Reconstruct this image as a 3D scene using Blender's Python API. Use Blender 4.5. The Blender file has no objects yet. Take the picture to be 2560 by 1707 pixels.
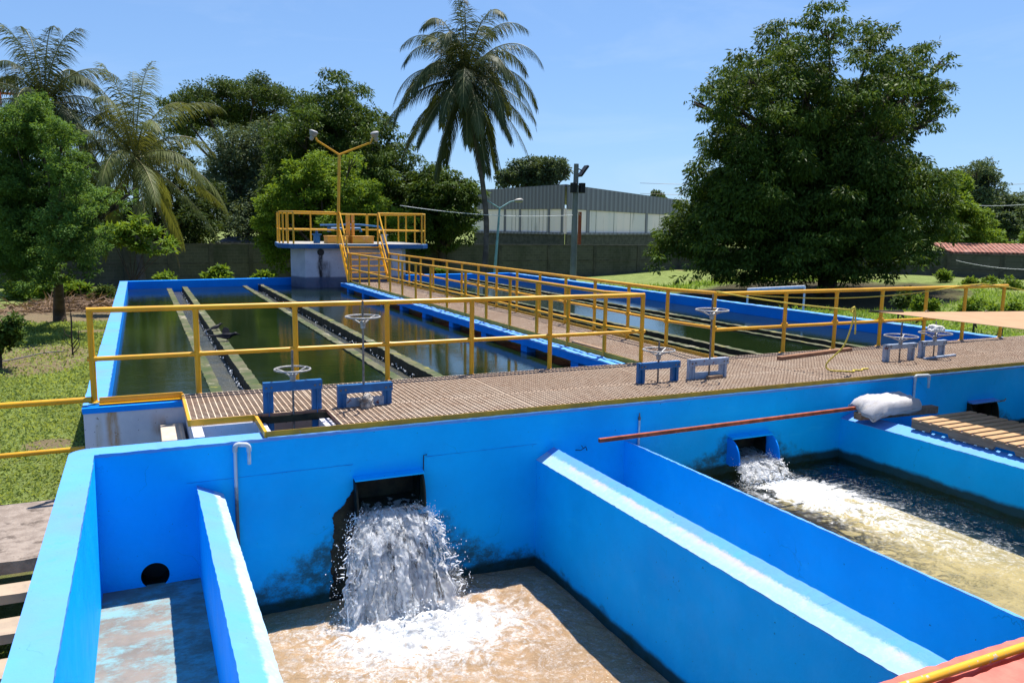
import bpy, bmesh, math, random
import numpy as np
from mathutils import Vector, Matrix, noise
R_ = math.radians
SC = bpy.context.scene
# ---------------------------------------------------------------- camera
FPX, YAW, PIT, ROL, CH = 1977.3, R_(25.184), R_(8.236), R_(0.851), 2.04
_f = Vector((math.sin(YAW)*math.cos(PIT), math.cos(YAW)*math.cos(PIT), -math.sin(PIT)))
_r0 = Vector((math.cos(YAW), -math.sin(YAW), 0)); _u0 = _r0.cross(_f)
_r = math.cos(ROL)*_r0 + math.sin(ROL)*_u0; _u = -math.sin(ROL)*_r0 + math.cos(ROL)*_u0
cam = bpy.data.objects.new('camera', bpy.data.cameras.new('camera'))
SC.collection.objects.link(cam); SC.camera = cam
cam.data.sensor_width = 36; cam.data.lens = FPX*36/2560; cam.data.clip_end = 3000; cam.data.clip_start = .05
_m = Matrix(((_r.x, _u.x, -_f.x, 0), (_r.y, _u.y, -_f.y, 0), (_r.z, _u.z, -_f.z, CH), (0, 0, 0, 1)))
cam.matrix_world = _m
SC.render.resolution_x, SC.render.resolution_y = 1024, 682
# ---------------------------------------------------------------- world + sun
SUN = Vector((.31, .25, 1)).normalized()
w = bpy.data.worlds.new('World'); SC.world = w; w.use_nodes = True
nt = w.node_tree; sk = nt.nodes.new('ShaderNodeTexSky'); sk.sky_type = 'NISHITA'; sk.sun_disc = False
sk.sun_elevation = math.asin(SUN.z); sk.sun_rotation = math.atan2(SUN.x, SUN.y)
sk.air_density = 1.0; sk.dust_density = .25; sk.ozone_density = 2.5; sk.altitude = 20
bg = nt.nodes['Background']; bg.inputs[1].default_value = .12
gm = nt.nodes.new('ShaderNodeGamma'); gm.inputs[1].default_value = .60; nt.links.new(sk.outputs[0], gm.inputs[0])
mu = nt.nodes.new('ShaderNodeMix'); mu.data_type = 'RGBA'; mu.blend_type = 'MULTIPLY'; mu.inputs[0].default_value = 1; mu.inputs[7].default_value = (.70, .99, 1.42, 1)
nt.links.new(gm.outputs[0], mu.inputs[6]); 
tcw = nt.nodes.new('ShaderNodeTexCoord'); mpw = nt.nodes.new('ShaderNodeMapping'); mpw.inputs['Scale'].default_value = (1.6, 1.6, 7); nt.links.new(tcw.outputs['Generated'], mpw.inputs[0])
nzw = nt.nodes.new('ShaderNodeTexNoise'); nzw.inputs['Scale'].default_value = 2.2; nzw.inputs['Detail'].default_value = 7; nzw.inputs['Roughness'].default_value = .6; nzw.inputs['Distortion'].default_value = .8; nt.links.new(mpw.outputs[0], nzw.inputs['Vector'])
mrw = nt.nodes.new('ShaderNodeMapRange'); mrw.inputs[1].default_value = .50; mrw.inputs[2].default_value = .78; mrw.inputs[4].default_value = .10; nt.links.new(nzw.outputs['Fac'], mrw.inputs[0])
mcw = nt.nodes.new('ShaderNodeMix'); mcw.data_type = 'RGBA'; mcw.inputs[7].default_value = (4.6, 5.0, 5.6, 1); nt.links.new(mrw.outputs[0], mcw.inputs[0]); nt.links.new(mu.outputs[2], mcw.inputs[6]); nt.links.new(mcw.outputs[2], bg.inputs[0])
sl = bpy.data.lights.new('sun', 'SUN'); sl.energy = 4.6; sl.angle = R_(.53); sl.color = (1, .95, .87)
so = bpy.data.objects.new('sun', sl); SC.collection.objects.link(so)
so.rotation_euler = SUN.to_track_quat('Z', 'Y').to_euler()
SC.view_settings.view_transform = 'Standard'; SC.view_settings.look = 'None'
SC.view_settings.exposure = 0.9; SC.view_settings.gamma = 1
SC.render.engine = 'CYCLES'
SC.cycles.max_bounces = 8; SC.cycles.transparent_max_bounces = 24; SC.cycles.caustics_reflective = False; SC.cycles.caustics_refractive = False
# ---------------------------------------------------------------- helpers
def ray(px, py): return _f*FPX + _r*(px-1280) - _u*(py-853.5)
def atY(px, py, Y):                      # pixel of the photograph -> point on the vertical plane y=Y
    d = ray(px, py); t = Y/d.y; return Vector((d.x*t, Y, CH+d.z*t))
def atZ(px, py, z):
    d = ray(px, py); t = (z-CH)/d.z; return Vector((d.x*t, d.y*t, z))
def atD(px, py, D):                      # at depth D
    d = ray(px, py)/FPX; return Vector((d.x*D, d.y*D, CH+d.z*D))
rnd = random.Random(7)
ORG = {}
def tag(o, label=None, cat=None, group=None, kind=None):
    if label: o['label'] = label
    if cat: o['category'] = cat
    if group: o['group'] = group
    if kind: o['kind'] = kind
    return o
def empty(name, loc, label, cat, group=None):
    o = bpy.data.objects.new(name, None); SC.collection.objects.link(o)
    o.location = loc; o.empty_display_size = .2; ORG[o.name] = Vector(loc)
    return tag(o, label, cat, group)
def copy_tree(o, parent=None):
    c = o.copy(); SC.collection.objects.link(c)
    if parent: c.parent = parent
    for ch in o.children: copy_tree(ch, c)
    return c
class MB:
    def __init__(s): s.v = []; s.f = []
    def add(s, vs, fs):
        n = len(s.v); s.v += [tuple(p) for p in vs]; s.f += [tuple(i+n for i in f) for f in fs]; return s
    def box(s, x0, x1, y0, y1, z0, z1, M=None):
        vs = [Vector(p) for p in ((x0,y0,z0),(x1,y0,z0),(x1,y1,z0),(x0,y1,z0),(x0,y0,z1),(x1,y0,z1),(x1,y1,z1),(x0,y1,z1))]
        if M: vs = [M @ p for p in vs]
        return s.add(vs, [(0,3,2,1),(4,5,6,7),(0,1,5,4),(1,2,6,5),(2,3,7,6),(3,0,4,7)])
    def tube(s, pts, r, n=10, cap=True):
        pts = [Vector(p) for p in pts]; rs = r if isinstance(r, (list, tuple)) else [r]*len(pts)
        rings = []; up = None
        for i, p in enumerate(pts):
            a = pts[max(i-1, 0)]; b = pts[min(i+1, len(pts)-1)]; t = (b-a)
            t = t.normalized() if t.length > 1e-9 else Vector((0, 0, 1))
            if up is None: up = Vector((0, 0, 1)) if abs(t.z) < .9 else Vector((0, 1, 0))
            x = t.cross(up); x = x.normalized() if x.length > 1e-6 else t.orthogonal().normalized()
            up = x.cross(t).normalized()
            rings.append([p + rs[i]*(math.cos(k*math.tau/n)*x + math.sin(k*math.tau/n)*up) for k in range(n)])
        vs = [q for rg in rings for q in rg]; fs = []
        for i in range(len(pts)-1):
            for k in range(n):
                fs.append((i*n+k, i*n+(k+1) % n, (i+1)*n+(k+1) % n, (i+1)*n+k))
        if cap: fs.append(tuple(range(n))[::-1]); fs.append(tuple((len(pts)-1)*n+k for k in range(n)))
        return s.add(vs, fs)
    def prism(s, poly, z0, z1, M=None):      # poly in xy
        n = len(poly); vs = [Vector((x, y, z0)) for x, y in poly] + [Vector((x, y, z1)) for x, y in poly]
        if M: vs = [M @ p for p in vs]
        return s.add(vs, [tuple(range(n))[::-1], tuple(range(n, 2*n))] + [(k, (k+1) % n, n+(k+1) % n, n+k) for k in range(n)])
    def lathe(s, prof, n=16, M=None):        # prof (r,z)
        vs = []; fs = []
        for r, z in prof:
            for k in range(n): vs.append(Vector((r*math.cos(k*math.tau/n), r*math.sin(k*math.tau/n), z)))
        for i in range(len(prof)-1):
            for k in range(n): fs.append((i*n+k, i*n+(k+1) % n, (i+1)*n+(k+1) % n, (i+1)*n+k))
        fs.append(tuple(range(n))[::-1]); fs.append(tuple((len(prof)-1)*n+k for k in range(n)))
        if M: vs = [M @ p for p in vs]
        return s.add(vs, fs)
    def run(s, prof, axis, a, b, step=.12, jit=.004, jidx=None, seed=1, ends=True):
        """sweep a cross-section (pairs in the plane across axis) from a to b, wobbling the corners listed in jidx"""
        rr = random.Random(seed); m = max(1, int(round(abs(b-a)/step))); n = len(prof); vs = []; fs = []
        for i in range(m+1):
            t = a+(b-a)*i/m
            for k, (u, v) in enumerate(prof):
                j = jit if (jidx is None or k in jidx) else 0
                du = rr.uniform(-j, j); dv = rr.uniform(-j, j)
                vs.append((t, u+du, v+dv) if axis == 'x' else (u+du, t, v+dv))
        for i in range(m):
            for k in range(n):
                q = (i*n+k, i*n+(k+1) % n, (i+1)*n+(k+1) % n, (i+1)*n+k)
                fs.append(q)
        if ends: fs.append(tuple(range(n))[::-1]); fs.append(tuple(m*n+k for k in range(n)))
        return s.add(vs, fs)
    def build(s, name, m, parent=None, smooth=False, bev=0, fix=True):
        me = bpy.data.meshes.new(name); off = Vector((0, 0, 0))
        if parent is not None: off = ORG[parent.name]
        me.from_pydata([tuple(Vector(p)-off) for p in s.v], [], s.f); me.update()
        if fix:
            b = bmesh.new(); b.from_mesh(me); bmesh.ops.recalc_face_normals(b, faces=b.faces); b.to_mesh(me); b.free()
        o = bpy.data.objects.new(name, me); SC.collection.objects.link(o); me.materials.append(m)
        if smooth:
            for p in me.polygons: p.use_smooth = True
            if smooth != 'all':
                try: me.set_sharp_from_angle(angle=R_(42))
                except Exception: pass
        if bev:
            md = o.modifiers.new('bevel', 'BEVEL'); md.width = bev; md.segments = 2; md.limit_method = 'ANGLE'; md.angle_limit = R_(50)
        if parent is not None: o.parent = parent; ORG[o.name] = off
        return o
def arc(c, r, a0, a1, n, u, v):
    c = Vector(c); u = Vector(u); v = Vector(v)
    return [c + r*(math.cos(a0+(a1-a0)*i/n)*u + math.sin(a0+(a1-a0)*i/n)*v) for i in range(n+1)]
# ---------------------------------------------------------------- materials
class G:
    def __init__(s, name):
        s.m = bpy.data.materials.new(name); s.m.use_nodes = True; s.t = s.m.node_tree; s.p = s.t.nodes['Principled BSDF']
        s.out = s.t.nodes['Material Output']
        s.geo = None
    def n(s, typ, **k):
        nd = s.t.nodes.new(typ)
        for a, b in k.items(): setattr(nd, a, b)
        return nd
    def l(s, a, b): s.t.links.new(a, b)
    def put(s, inp, v):
        if hasattr(v, 'is_linked') or hasattr(v, 'links'): s.l(v, inp)
        else: inp.default_value = v
    def pos(s):
        if not s.geo: s.geo = s.n('ShaderNodeNewGeometry')
        return s.geo.outputs['Position']
    def xyz(s, v=None):
        q = s.n('ShaderNodeSeparateXYZ'); s.l(v or s.pos(), q.inputs[0]); return q.outputs
    def noise(s, scale=5, detail=4, rough=.55, stretch=None, vec=None, dist=0):
        q = s.n('ShaderNodeTexNoise'); q.inputs['Scale'].default_value = scale; q.inputs['Detail'].default_value = detail
        q.inputs['Roughness'].default_value = rough; q.inputs['Distortion'].default_value = dist
        v = vec or s.pos()
        if stretch:
            mp = s.n('ShaderNodeMapping'); mp.inputs['Scale'].default_value = stretch; s.l(v, mp.inputs[0]); v = mp.outputs[0]
        s.l(v, q.inputs['Vector']); return q.outputs['Fac']
    def math(s, op, a, b=0., c=0., clamp=False):
        q = s.n('ShaderNodeMath', operation=op, use_clamp=clamp); s.put(q.inputs[0], a); s.put(q.inputs[1], b); s.put(q.inputs[2], c); return q.outputs[0]
    def ramp(s, v, lo, hi, a=0., b=1.):       # smooth map
        q = s.n('ShaderNodeMapRange', interpolation_type='SMOOTHSTEP'); s.put(q.inputs[0], v)
        q.inputs[1].default_value = lo; q.inputs[2].default_value = hi; q.inputs[3].default_value = a; q.inputs[4].default_value = b
        return q.outputs[0]
    def mix(s, fac, a, b):
        q = s.n('ShaderNodeMix', data_type='RGBA'); s.put(q.inputs[0], fac)
        for i, v in ((6, a), (7, b)):
            if isinstance(v, tuple): q.inputs[i].default_value = (*v[:3], 1)
            else: s.l(v, q.inputs[i])
        return q.outputs[2]
    def bump(s, h, strength=.3, dist=.01, normal=None):
        q = s.n('ShaderNodeBump'); q.inputs['Strength'].default_value = strength; q.inputs['Distance'].default_value = dist
        s.l(h, q.inputs['Height'])
        if normal: s.l(normal, q.inputs['Normal'])
        return q.outputs[0]
    def set(s, col=None, rough=None, metal=None, normal=None, spec=None, ior=None):
        P = s.p.inputs
        if col is not None:
            if isinstance(col, tuple): P['Base Color'].default_value = (*col[:3], 1)
            else: s.l(col, P['Base Color'])
        if rough is not None: s.put(P['Roughness'], rough)
        if metal is not None: P['Metallic'].default_value = metal
        if normal is not None: s.l(normal, P['Normal'])
        if spec is not None: P['Specular IOR Level'].default_value = spec
        if ior is not None: P['IOR'].default_value = ior
        return s.m
def simple(name, c1, c2=None, scale=6, rough=.6, metal=0, bump=.2, bscale=60, bdist=.004, spec=.4, lo=.35, hi=.65, stretch=None, c3=None, s3=2.5, lo3=.6, hi3=.7):
    g = G(name); c = c1
    if c2: c = g.mix(g.ramp(g.noise(scale, 6, .6, stretch), lo, hi), c1, c2)
    if c3: c = g.mix(g.ramp(g.noise(s3, 6, .65), lo3, hi3), c, c3)
    nm = g.bump(g.noise(bscale, 4), bump, bdist) if bump else None
    return g.set(c, rough, metal, nm, spec)
# blue tank paint: algae above the waterlines, small chips and roller marks
BLUE = (.0, .47, 1.0); BLUE_LIT = (.10, .33, .72)  # second tone: the same blue with sunlight on the tops put into its colour
def blue_paint(name, algae=(), base=BLUE, wl=None, top=False, worn=False):
    g = G(name); x, y, z = g.xyz()
    c = g.mix(g.ramp(g.noise(1.1, 5, .6), .3, .75), base, tuple(a*b for a, b in zip(base, (1.3, .84, .88))))
    c = g.mix(g.ramp(g.noise(2.4, 8, .75, (.35, 1, 1.7)), .56, .70, 0, .35), c, tuple(min(1, q*1.12+.02) for q in base))
    vor = g.n('ShaderNodeTexVoronoi', feature='DISTANCE_TO_EDGE'); vor.inputs['Scale'].default_value = 1.1; nz = g.n('ShaderNodeTexNoise'); nz.inputs['Scale'].default_value = 3; nz.inputs['Detail'].default_value = 6; g.l(g.pos(), nz.inputs['Vector']); vm = g.n('ShaderNodeMix', data_type='VECTOR'); vm.inputs[0].default_value = .35; g.l(g.pos(), vm.inputs[4]); g.l(nz.outputs['Color'], vm.inputs[5]); g.l(vm.outputs[1], vor.inputs['Vector'])
    crk = g.math('MULTIPLY', g.math('LESS_THAN', vor.outputs['Distance'], .0022), g.ramp(g.noise(.9, 3), .54, .62, 0, .4)); c = g.mix(crk, c, tuple(q*.3 for q in base))
    c = g.mix(g.ramp(g.noise(6, 6, .65, (1, 1, .45)), .55, .8, 0, .35), c, (.01, .34, .80))
    spk = g.math('GREATER_THAN', g.noise(34, 2, .5), .745)
    c = g.mix(g.math('MULTIPLY', spk, .7), c, (.01, .03, .07))
    # algae: waterline height raised near each outlet
    for (ax, ay, az, h, wd) in algae:
        dx = g.math('DIVIDE', g.math('SUBTRACT', x, ax), wd); dy = g.math('DIVIDE', g.math('SUBTRACT', y, ay), 2.2)
        d2 = g.math('ADD', g.math('MULTIPLY', dx, dx), g.math('MULTIPLY', dy, dy))
        hh = g.math('MULTIPLY_ADD', g.math('POWER', 2.718, g.math('MULTIPLY', d2, -1.)), h, az)
        n1 = g.noise(2.4, 8, .72); lim = g.math('ADD', hh, g.math('MULTIPLY_ADD', n1, .9, -.42))
        k = g.ramp(g.math('SUBTRACT', lim, z), 0, .22); n2 = g.ramp(g.noise(5, 9, .8, (1, 1, 1.5)), .36, .60, .22, 1)
        near = g.math('LESS_THAN', g.math('ABSOLUTE', g.math('SUBTRACT', x, (2.33, 7.155, 11.97)[algae.index((ax, ay, az, h, wd))])), 1.735)
        f = g.math('MULTIPLY', g.math('MULTIPLY', g.math('MULTIPLY', k, n2), .88), near)
        c = g.mix(f, c, g.mix(g.noise(14, 5), (.010, .075, .10), (.03, .055, .03)))
        sb = g.math('MULTIPLY', g.ramp(g.math('SUBTRACT', g.math('MULTIPLY_ADD', g.noise(3, 5), .10, az+.06), z), 0, .07, 0, .93), near)
        c = g.mix(sb, c, (.012, .03, .018))
    if top:                      # bare, sun-bleached and chalky wear along the coping
        f = g.ramp(g.noise(3.2, 8, .7, (1, .35, 1)), .50, .66, 0, .8)
        c = g.mix(f, c, (.42, .50, .60))
    if worn:                     # pinkish white worn band, ragged border
        g.pos(); up = g.math('GREATER_THAN', g.xyz(g.geo.outputs['Normal'])[2], .5); wd = worn_dist(g, x, worn)
        f = g.math('MULTIPLY', g.math('MULTIPLY', g.ramp(wd, -.015, .02), .9), up)
        pk = g.math('MULTIPLY', g.ramp(wd, .0, .10, 1, 0), g.ramp(g.noise(3, 6, .7), .4, .6))
        wc = g.mix(pk, g.mix(g.ramp(g.noise(26, 4), .5, .7), (.33, .52, .68), (.40, .50, .62)), (.52, .44, .50))
        c = g.mix(f, c, wc)
    b = g.bump(g.noise(11, 6, .6), .25, .02); b = g.bump(g.noise(150, 3), .25, .002, b)
    return g.set(c, g.ramp(g.noise(4, 4), .3, .7, .5, .7), 0, b, .12)
def worn_dist(g, x, worn):       # worn=(x0,sign,amp): how far inside the worn strip
    x0, sg = worn
    d = g.math('MULTIPLY', g.math('SUBTRACT', x, x0), sg)
    return g.math('ADD', d, g.math('MULTIPLY_ADD', g.noise(14, 9, .85, (1, .7, 1)), .12, -.06))
ALG = ((2.25, 7.9, -1.84, .92, 1.3), (7.1, 7.9, -1.08, .45, 1.1), (11.9, 7.9, -1.0, .4, .8))
M = {}
M['blue'] = blue_paint('blue_tank_paint', ALG)
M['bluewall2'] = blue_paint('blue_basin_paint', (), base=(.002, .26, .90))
M['bluelit'] = blue_paint('sunlit_blue_coping', (), base=BLUE_LIT)  # sunlit copy of the blue paint, for copings and other tops
M['yellow'] = simple('yellow_enamel', (.72, .36, .004), (.62, .29, .004), 3, .38, 0, .15, 90, .002, .5, c3=(.30, .13, .02), s3=7, lo3=.70, hi3=.78)
M['yellow_dull'] = simple('dull_yellow_fascia', (.50, .30, .03), (.36, .22, .03), 5, .6, 0, .2, 60, .003, .3, c3=(.05, .16, .3), s3=5, lo3=.68, hi3=.73)
g = G('primer_brown_grating'); oi = g.n('ShaderNodeObjectInfo').outputs['Random']
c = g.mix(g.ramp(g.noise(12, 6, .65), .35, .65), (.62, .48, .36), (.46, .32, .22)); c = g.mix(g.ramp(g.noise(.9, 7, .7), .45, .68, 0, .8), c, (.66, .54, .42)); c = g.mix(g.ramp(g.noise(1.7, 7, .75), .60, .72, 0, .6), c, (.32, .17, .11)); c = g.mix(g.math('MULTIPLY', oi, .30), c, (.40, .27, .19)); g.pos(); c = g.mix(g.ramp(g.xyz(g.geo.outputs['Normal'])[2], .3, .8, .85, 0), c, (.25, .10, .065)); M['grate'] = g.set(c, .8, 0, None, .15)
M['white'] = simple('galvanised_white', (.36, .35, .34), (.22, .21, .20), 30, .5, .2, .2, 90, .002)
M['steelblue'] = simple('blue_gate_paint', (.008, .13, .36), (.01, .10, .27), 6, .45, 0, .2, 70, .003, .4, c3=(.12, .30, .45), s3=6, lo3=.66, hi3=.70)
M['greygate'] = simple('grey_blue_gate_paint', (.32, .40, .52), (.24, .29, .38), 8, .55, 0, .2, 70, .003, .4, c3=(.16, .04, .03), s3=11, lo3=.60, hi3=.66)
M['steel'] = simple('grey_steel_rod', (.22, .20, .19), (.12, .09, .08), 20, .5, .5, .2, 90, .002)
M['concrete'] = simple('grey_concrete', (.36, .34, .31), (.25, .24, .22), 3, .85, 0, .4, 45, .006, .2, c3=(.46, .42, .36), s3=8, lo3=.55, hi3=.7)
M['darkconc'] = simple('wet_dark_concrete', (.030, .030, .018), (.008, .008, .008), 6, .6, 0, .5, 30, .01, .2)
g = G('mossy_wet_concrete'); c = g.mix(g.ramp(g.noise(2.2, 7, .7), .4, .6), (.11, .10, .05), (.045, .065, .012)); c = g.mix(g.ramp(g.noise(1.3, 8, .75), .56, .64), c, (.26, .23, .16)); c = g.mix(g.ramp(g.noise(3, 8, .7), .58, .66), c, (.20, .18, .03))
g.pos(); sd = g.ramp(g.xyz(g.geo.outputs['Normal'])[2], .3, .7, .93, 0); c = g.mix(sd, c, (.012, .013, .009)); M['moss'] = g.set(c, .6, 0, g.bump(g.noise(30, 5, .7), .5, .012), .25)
M['wood'] = simple('bare_pale_wood', (.50, .31, .16), (.38, .22, .11), 4, .8, 0, .3, 40, .003, .2, stretch=(1, 9, 9))
M['woodgrey'] = simple('grey_old_wood', (.30, .20, .13), (.20, .13, .085), 4, .85, 0, .35, 40, .004, .2, stretch=(9, 1, 9))
M['rust'] = simple('red_rusty_steel', (.36, .085, .035), (.20, .045, .02), 9, .7, .2, .3, 80, .002, .3)
M['bark'] = simple('grey_brown_bark', (.085, .065, .05), (.045, .034, .026), 3, .9, 0, .8, 9, .05, .1)
M['palmbark'] = simple('grey_palm_bark', (.13, .11, .095), (.07, .058, .05), 2, .9, 0, .7, 7, .04, .1)
M['black'] = simple('matt_black', (.012, .012, .014), None, rough=.5, bump=.1)
M['salmon'] = simple('salmon_kerb_paint', (.58, .17, .125), (.46, .13, .10), 7, .8, 0, .4, 70, .004, .2, c3=(.34, .2, .16), s3=30, lo3=.68, hi3=.74)
# white wall paint with rust runs / black runs at given x
def white_wall(name, streaks=(), base=(.60, .59, .66), dirt_z=None, pit=True, base2=(.50, .50, .58)):
    g = G(name); x, y, z = g.xyz()
    c = g.mix(g.ramp(g.noise(2.2, 6, .65), .35, .7), base, base2)
    if pit: c = g.mix(g.math('GREATER_THAN', g.noise(26, 2), .72), c, (.12, .11, .12))
    for (sx, wd, ztop, length, col, s) in streaks:
        wob = g.math('MULTIPLY_ADD', g.noise(3.5, 4, .6, (1, 1, .6)), wd*1.5, -wd*.75)
        d = g.math('ABSOLUTE', g.math('SUBTRACT', g.math('ADD', x, wob), sx))
        f = g.ramp(d, wd*.25, wd, 1, 0)
        f2 = g.ramp(g.math('SUBTRACT', ztop, z), length*.7, length, 1, 0); f3 = g.ramp(z, ztop-.25, ztop+.03, 1, 0)
        n = g.ramp(g.noise(7, 6, .7, (2.5, 2.5, .35)), .3, .62, .25, 1)
        c = g.mix(g.math('MULTIPLY', g.math('MULTIPLY', g.math('MULTIPLY', f, f2), g.math('MULTIPLY', n, f3)), s), c, col)
    if dirt_z is not None:
        lim = g.math('MULTIPLY_ADD', g.noise(1.3, 7, .7), 1.6, dirt_z-.8)
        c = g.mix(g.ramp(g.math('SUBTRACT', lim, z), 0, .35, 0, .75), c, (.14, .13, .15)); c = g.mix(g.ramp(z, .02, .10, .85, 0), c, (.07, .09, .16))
    return g.set(c, .8, 0, g.bump(g.noise(18, 6, .7), .4, .012), .2)
M['whitewall'] = white_wall('white_limewash_wall', ((-.38, .10, .1, 3, (.42, .22, .07), .9), (.12, .12, -.12, .35, (.36, .19, .10), .75), (-.52, .05, -.1, .5, (.42, .33, .2), .6)))
M['towerwall'] = white_wall('stained_white_tower_wall', ((6.25, .36, .75, 1.6, (.07, .055, .055), .8), (6.16, .12, 1.05, 3, (.03, .022, .022), 1.1), (8.75, .22, 1.1, 3, (.03, .025, .025), 1.), (8.1, .5, .4, 1, (.2, .17, .16), .5)), dirt_z=-.05)

TANK = empty('concrete_tank', (4, 5, -2.2), 'bright blue concrete tank with long open channels in the foreground', 'water tank')
FW, FB = 7.88, 8.13
def wall_holes(mb, x0, x1, z0, z1, y, rects, depth, circ=None):
    xs = sorted({x0, x1, *[v for r in rects for v in r[:2]], *([circ[0]-circ[2]*1.15, circ[0]+circ[2]*1.15] if circ else [])})
    zs = sorted({z0, z1, *[v for r in rects for v in r[2:]], *([circ[1]-circ[2]*1.15, circ[1]+circ[2]*1.15] if circ else [])})
    for i in range(len(xs)-1):
        for j in range(len(zs)-1):
            a, b, c, d = xs[i], xs[i+1], zs[j], zs[j+1]; mx, mz = (a+b)/2, (c+d)/2
            if any(r[0] < mx < r[1] and r[2] < mz < r[3] for r in rects): continue
            if circ and abs(mx-circ[0]) < circ[2] and abs(mz-circ[1]) < circ[2]:
                n = 32; cv = []; sq = []
                for k in range(n):
                    t = k*math.tau/n; u, v = math.cos(t), math.sin(t); q = max(abs(u), abs(v)); h = circ[2]*1.15
                    cv.append((circ[0]+circ[2]*u, y, circ[1]+circ[2]*v)); sq.append((circ[0]+h*u/q, y, circ[1]+h*v/q))
                mb.add(cv+sq, [(k, (k+1) % n, n+(k+1) % n, n+k) for k in range(n)])
                bk = [(p[0], y+depth, p[2]) for p in cv]
                mb.add(cv+bk, [(k, (k+1) % n, n+(k+1) % n, n+k) for k in range(n)])
                continue
            mb.add([(a, y, c), (b, y, c), (b, y, d), (a, y, d)], [(0, 1, 2, 3)])
    for r in rects:
        a, b, c, d = r
        mb.add([(a, y, c), (b, y, c), (b, y, d), (a, y, d), (a, y+depth, c), (b, y+depth, c), (b, y+depth, d), (a, y+depth, d)],
               [(0, 1, 5, 4), (1, 2, 6, 5), (2, 3, 7, 6), (3, 0, 4, 7)])
ZT = -.058
outs = [(1.92, 2.63, -1.0, -.60), (6.85, 7.5, -1.0, -.66), (11.55, 12.15, -.95, -.58)]
mb = MB(); wall_holes(mb, -.66, 16.4, -2.6, ZT-.02, FW, outs, .24, (-.01, -1.29, .125))
mb.add([(-.66, FB, ZT-.02), (16.4, FB, ZT-.02), (16.4, FB, -2.6), (-.66, FB, -2.6)], [(0, 1, 2, 3)])
mb.build('front_wall', M['blue'], TANK, fix=False)
c_ = [(-.01+.1235*math.cos(k*math.tau/32), -1.29+.1235*math.sin(k*math.tau/32)) for k in range(32)]
MB().add([(a, FW-.002, b) for a, b in c_]+[(a, FW+.24, b) for a, b in c_], [(k, (k+1) % 32, 32+(k+1) % 32, 32+k) for k in range(32)]+[tuple(range(32, 64))]).build('dark_hole_lining', M['black'], TANK, fix=False)  # black lining and end disc added so the hole looks dark inside
# coping of the front wall and of the left wall (rounded outer corner)
mb = MB(); mb.run([(FW-.004, ZT-.03), (FB, ZT-.03), (FB, ZT), (FW-.004, ZT)], 'x', -.42, 16.4, .06, .0035, (0, 3))
cor = [(-.42, FW-.004), (-.42, FB)] + [(-.50+.17*math.cos(t), FB-.17+.17*math.sin(t)) for t in [math.pi/2+k*math.pi/16 for k in range(9)]] + [(-.67, FW-.25), (-.46, FW-.25), (-.46, FW-.004)]
mb.prism(cor, ZT-.03, ZT-.0005)
mb.run([(-.67, ZT-.03), (-.455, ZT-.03), (-.455, ZT), (-.67, ZT)], 'y', FW-.25, 2.4, .05, .0022, (1, 2))
mb.build('coping', M['bluelit'], TANK)
mb = MB().box(-.665, -.46, 2.4, FW+.02, -2.6, ZT-.03); mb.build('side_wall', M['blue'], TANK)
def partition(x0, x1, za, zb, zlow, wornside, capm, s, y0=2.6):
    MB().add([(x0, y0, zlow), (x1, y0, zlow), (x1, FW+.05, zlow), (x0, FW+.05, zlow), (x0, y0, za-.006), (x1, y0, zb-.006), (x1, FW+.05, zb-.006), (x0, FW+.05, za-.006)],
             [(0,3,2,1),(4,5,6,7),(0,1,5,4),(1,2,6,5),(2,3,7,6),(3,0,4,7)]).build('partition_wall', M['blue'], TANK)
    mb = MB(); mb.run([(x0-.001, za-.009), (x1+.001, zb-.009), (x1+.002, zb), (x0-.002, za)], 'y', y0, FW+.002, .045, .0028, (2, 3), seed=s, ends=True)
    mb.build('coping', capm, TANK)
W1 = blue_paint('worn_coping_paint_left', (), base=BLUE_LIT, worn=(.545, 1)); W2 = blue_paint('worn_coping_paint_centre', (), base=BLUE_LIT, worn=(4.175, -1))
partition(.39, .625, -.455, -.565, -2.6, 0, W1, 3)
partition(4.04, 4.265, -.61, -.49, -2.6, 0, W2, 4)
partition(5.24, 5.46, -.505, -.60, -2.6, 0, M['bluelit'], 5)
partition(8.85, 9.08, -.555, -.49, -2.6, 0, M['bluelit'], 6)
partition(10.12, 10.34, -.49, -.555, -2.6, 0, M['bluelit'], 7)
partition(13.6, 13.85, -.5, -.5, -2.6, 0, M['bluelit'], 8)
# channel floors
def chan_mat():
    g = G('channel_floor_concrete'); c = g.mix(g.ramp(g.noise(2.5, 6, .65), .35, .7), (.24, .20, .165), (.165, .145, .125))
    c = g.mix(g.ramp(g.noise(2.2, 9, .78, (1, 1.5, 1)), .44, .62, 0, .75), c, (.19, .38, .40))
    c = g.mix(g.ramp(g.noise(5, 8, .7), .6, .75, 0, .6), c, (.12, .11, .10))
    return g.set(c, .85, 0, g.bump(g.noise(30, 6, .7), .5, .008), .2)
mb = MB().box(-.47, .40, 2.4, FW+.03, -1.7, -1.385); mb.build('channel_floor', chan_mat(), TANK)
MB().box(4.25, 5.25, 2.4, FW+.03, -1.7, -1.4).build('channel_floor', M['concrete'], TANK); MB().box(9.07, 10.13, 2.4, FW+.03, -1.7, -1.4).build('channel_floor', M['concrete'], TANK)
MB().box(5.40, 8.9, 2.4, FW+.04, -1.9, -1.44).build('tank_floor', simple('olive_silt_floor', (.40, .335, .20), (.32, .27, .16), 1.6, .9, 0, .3, 12, .02, .1, c3=(.27, .24, .14), s3=2.2, lo3=.5, hi3=.7), TANK)
MB().box(.6, 13.7, 2.4, FW, -2.62, -2.5).build('tank_floor', M['concrete'], TANK)
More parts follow.
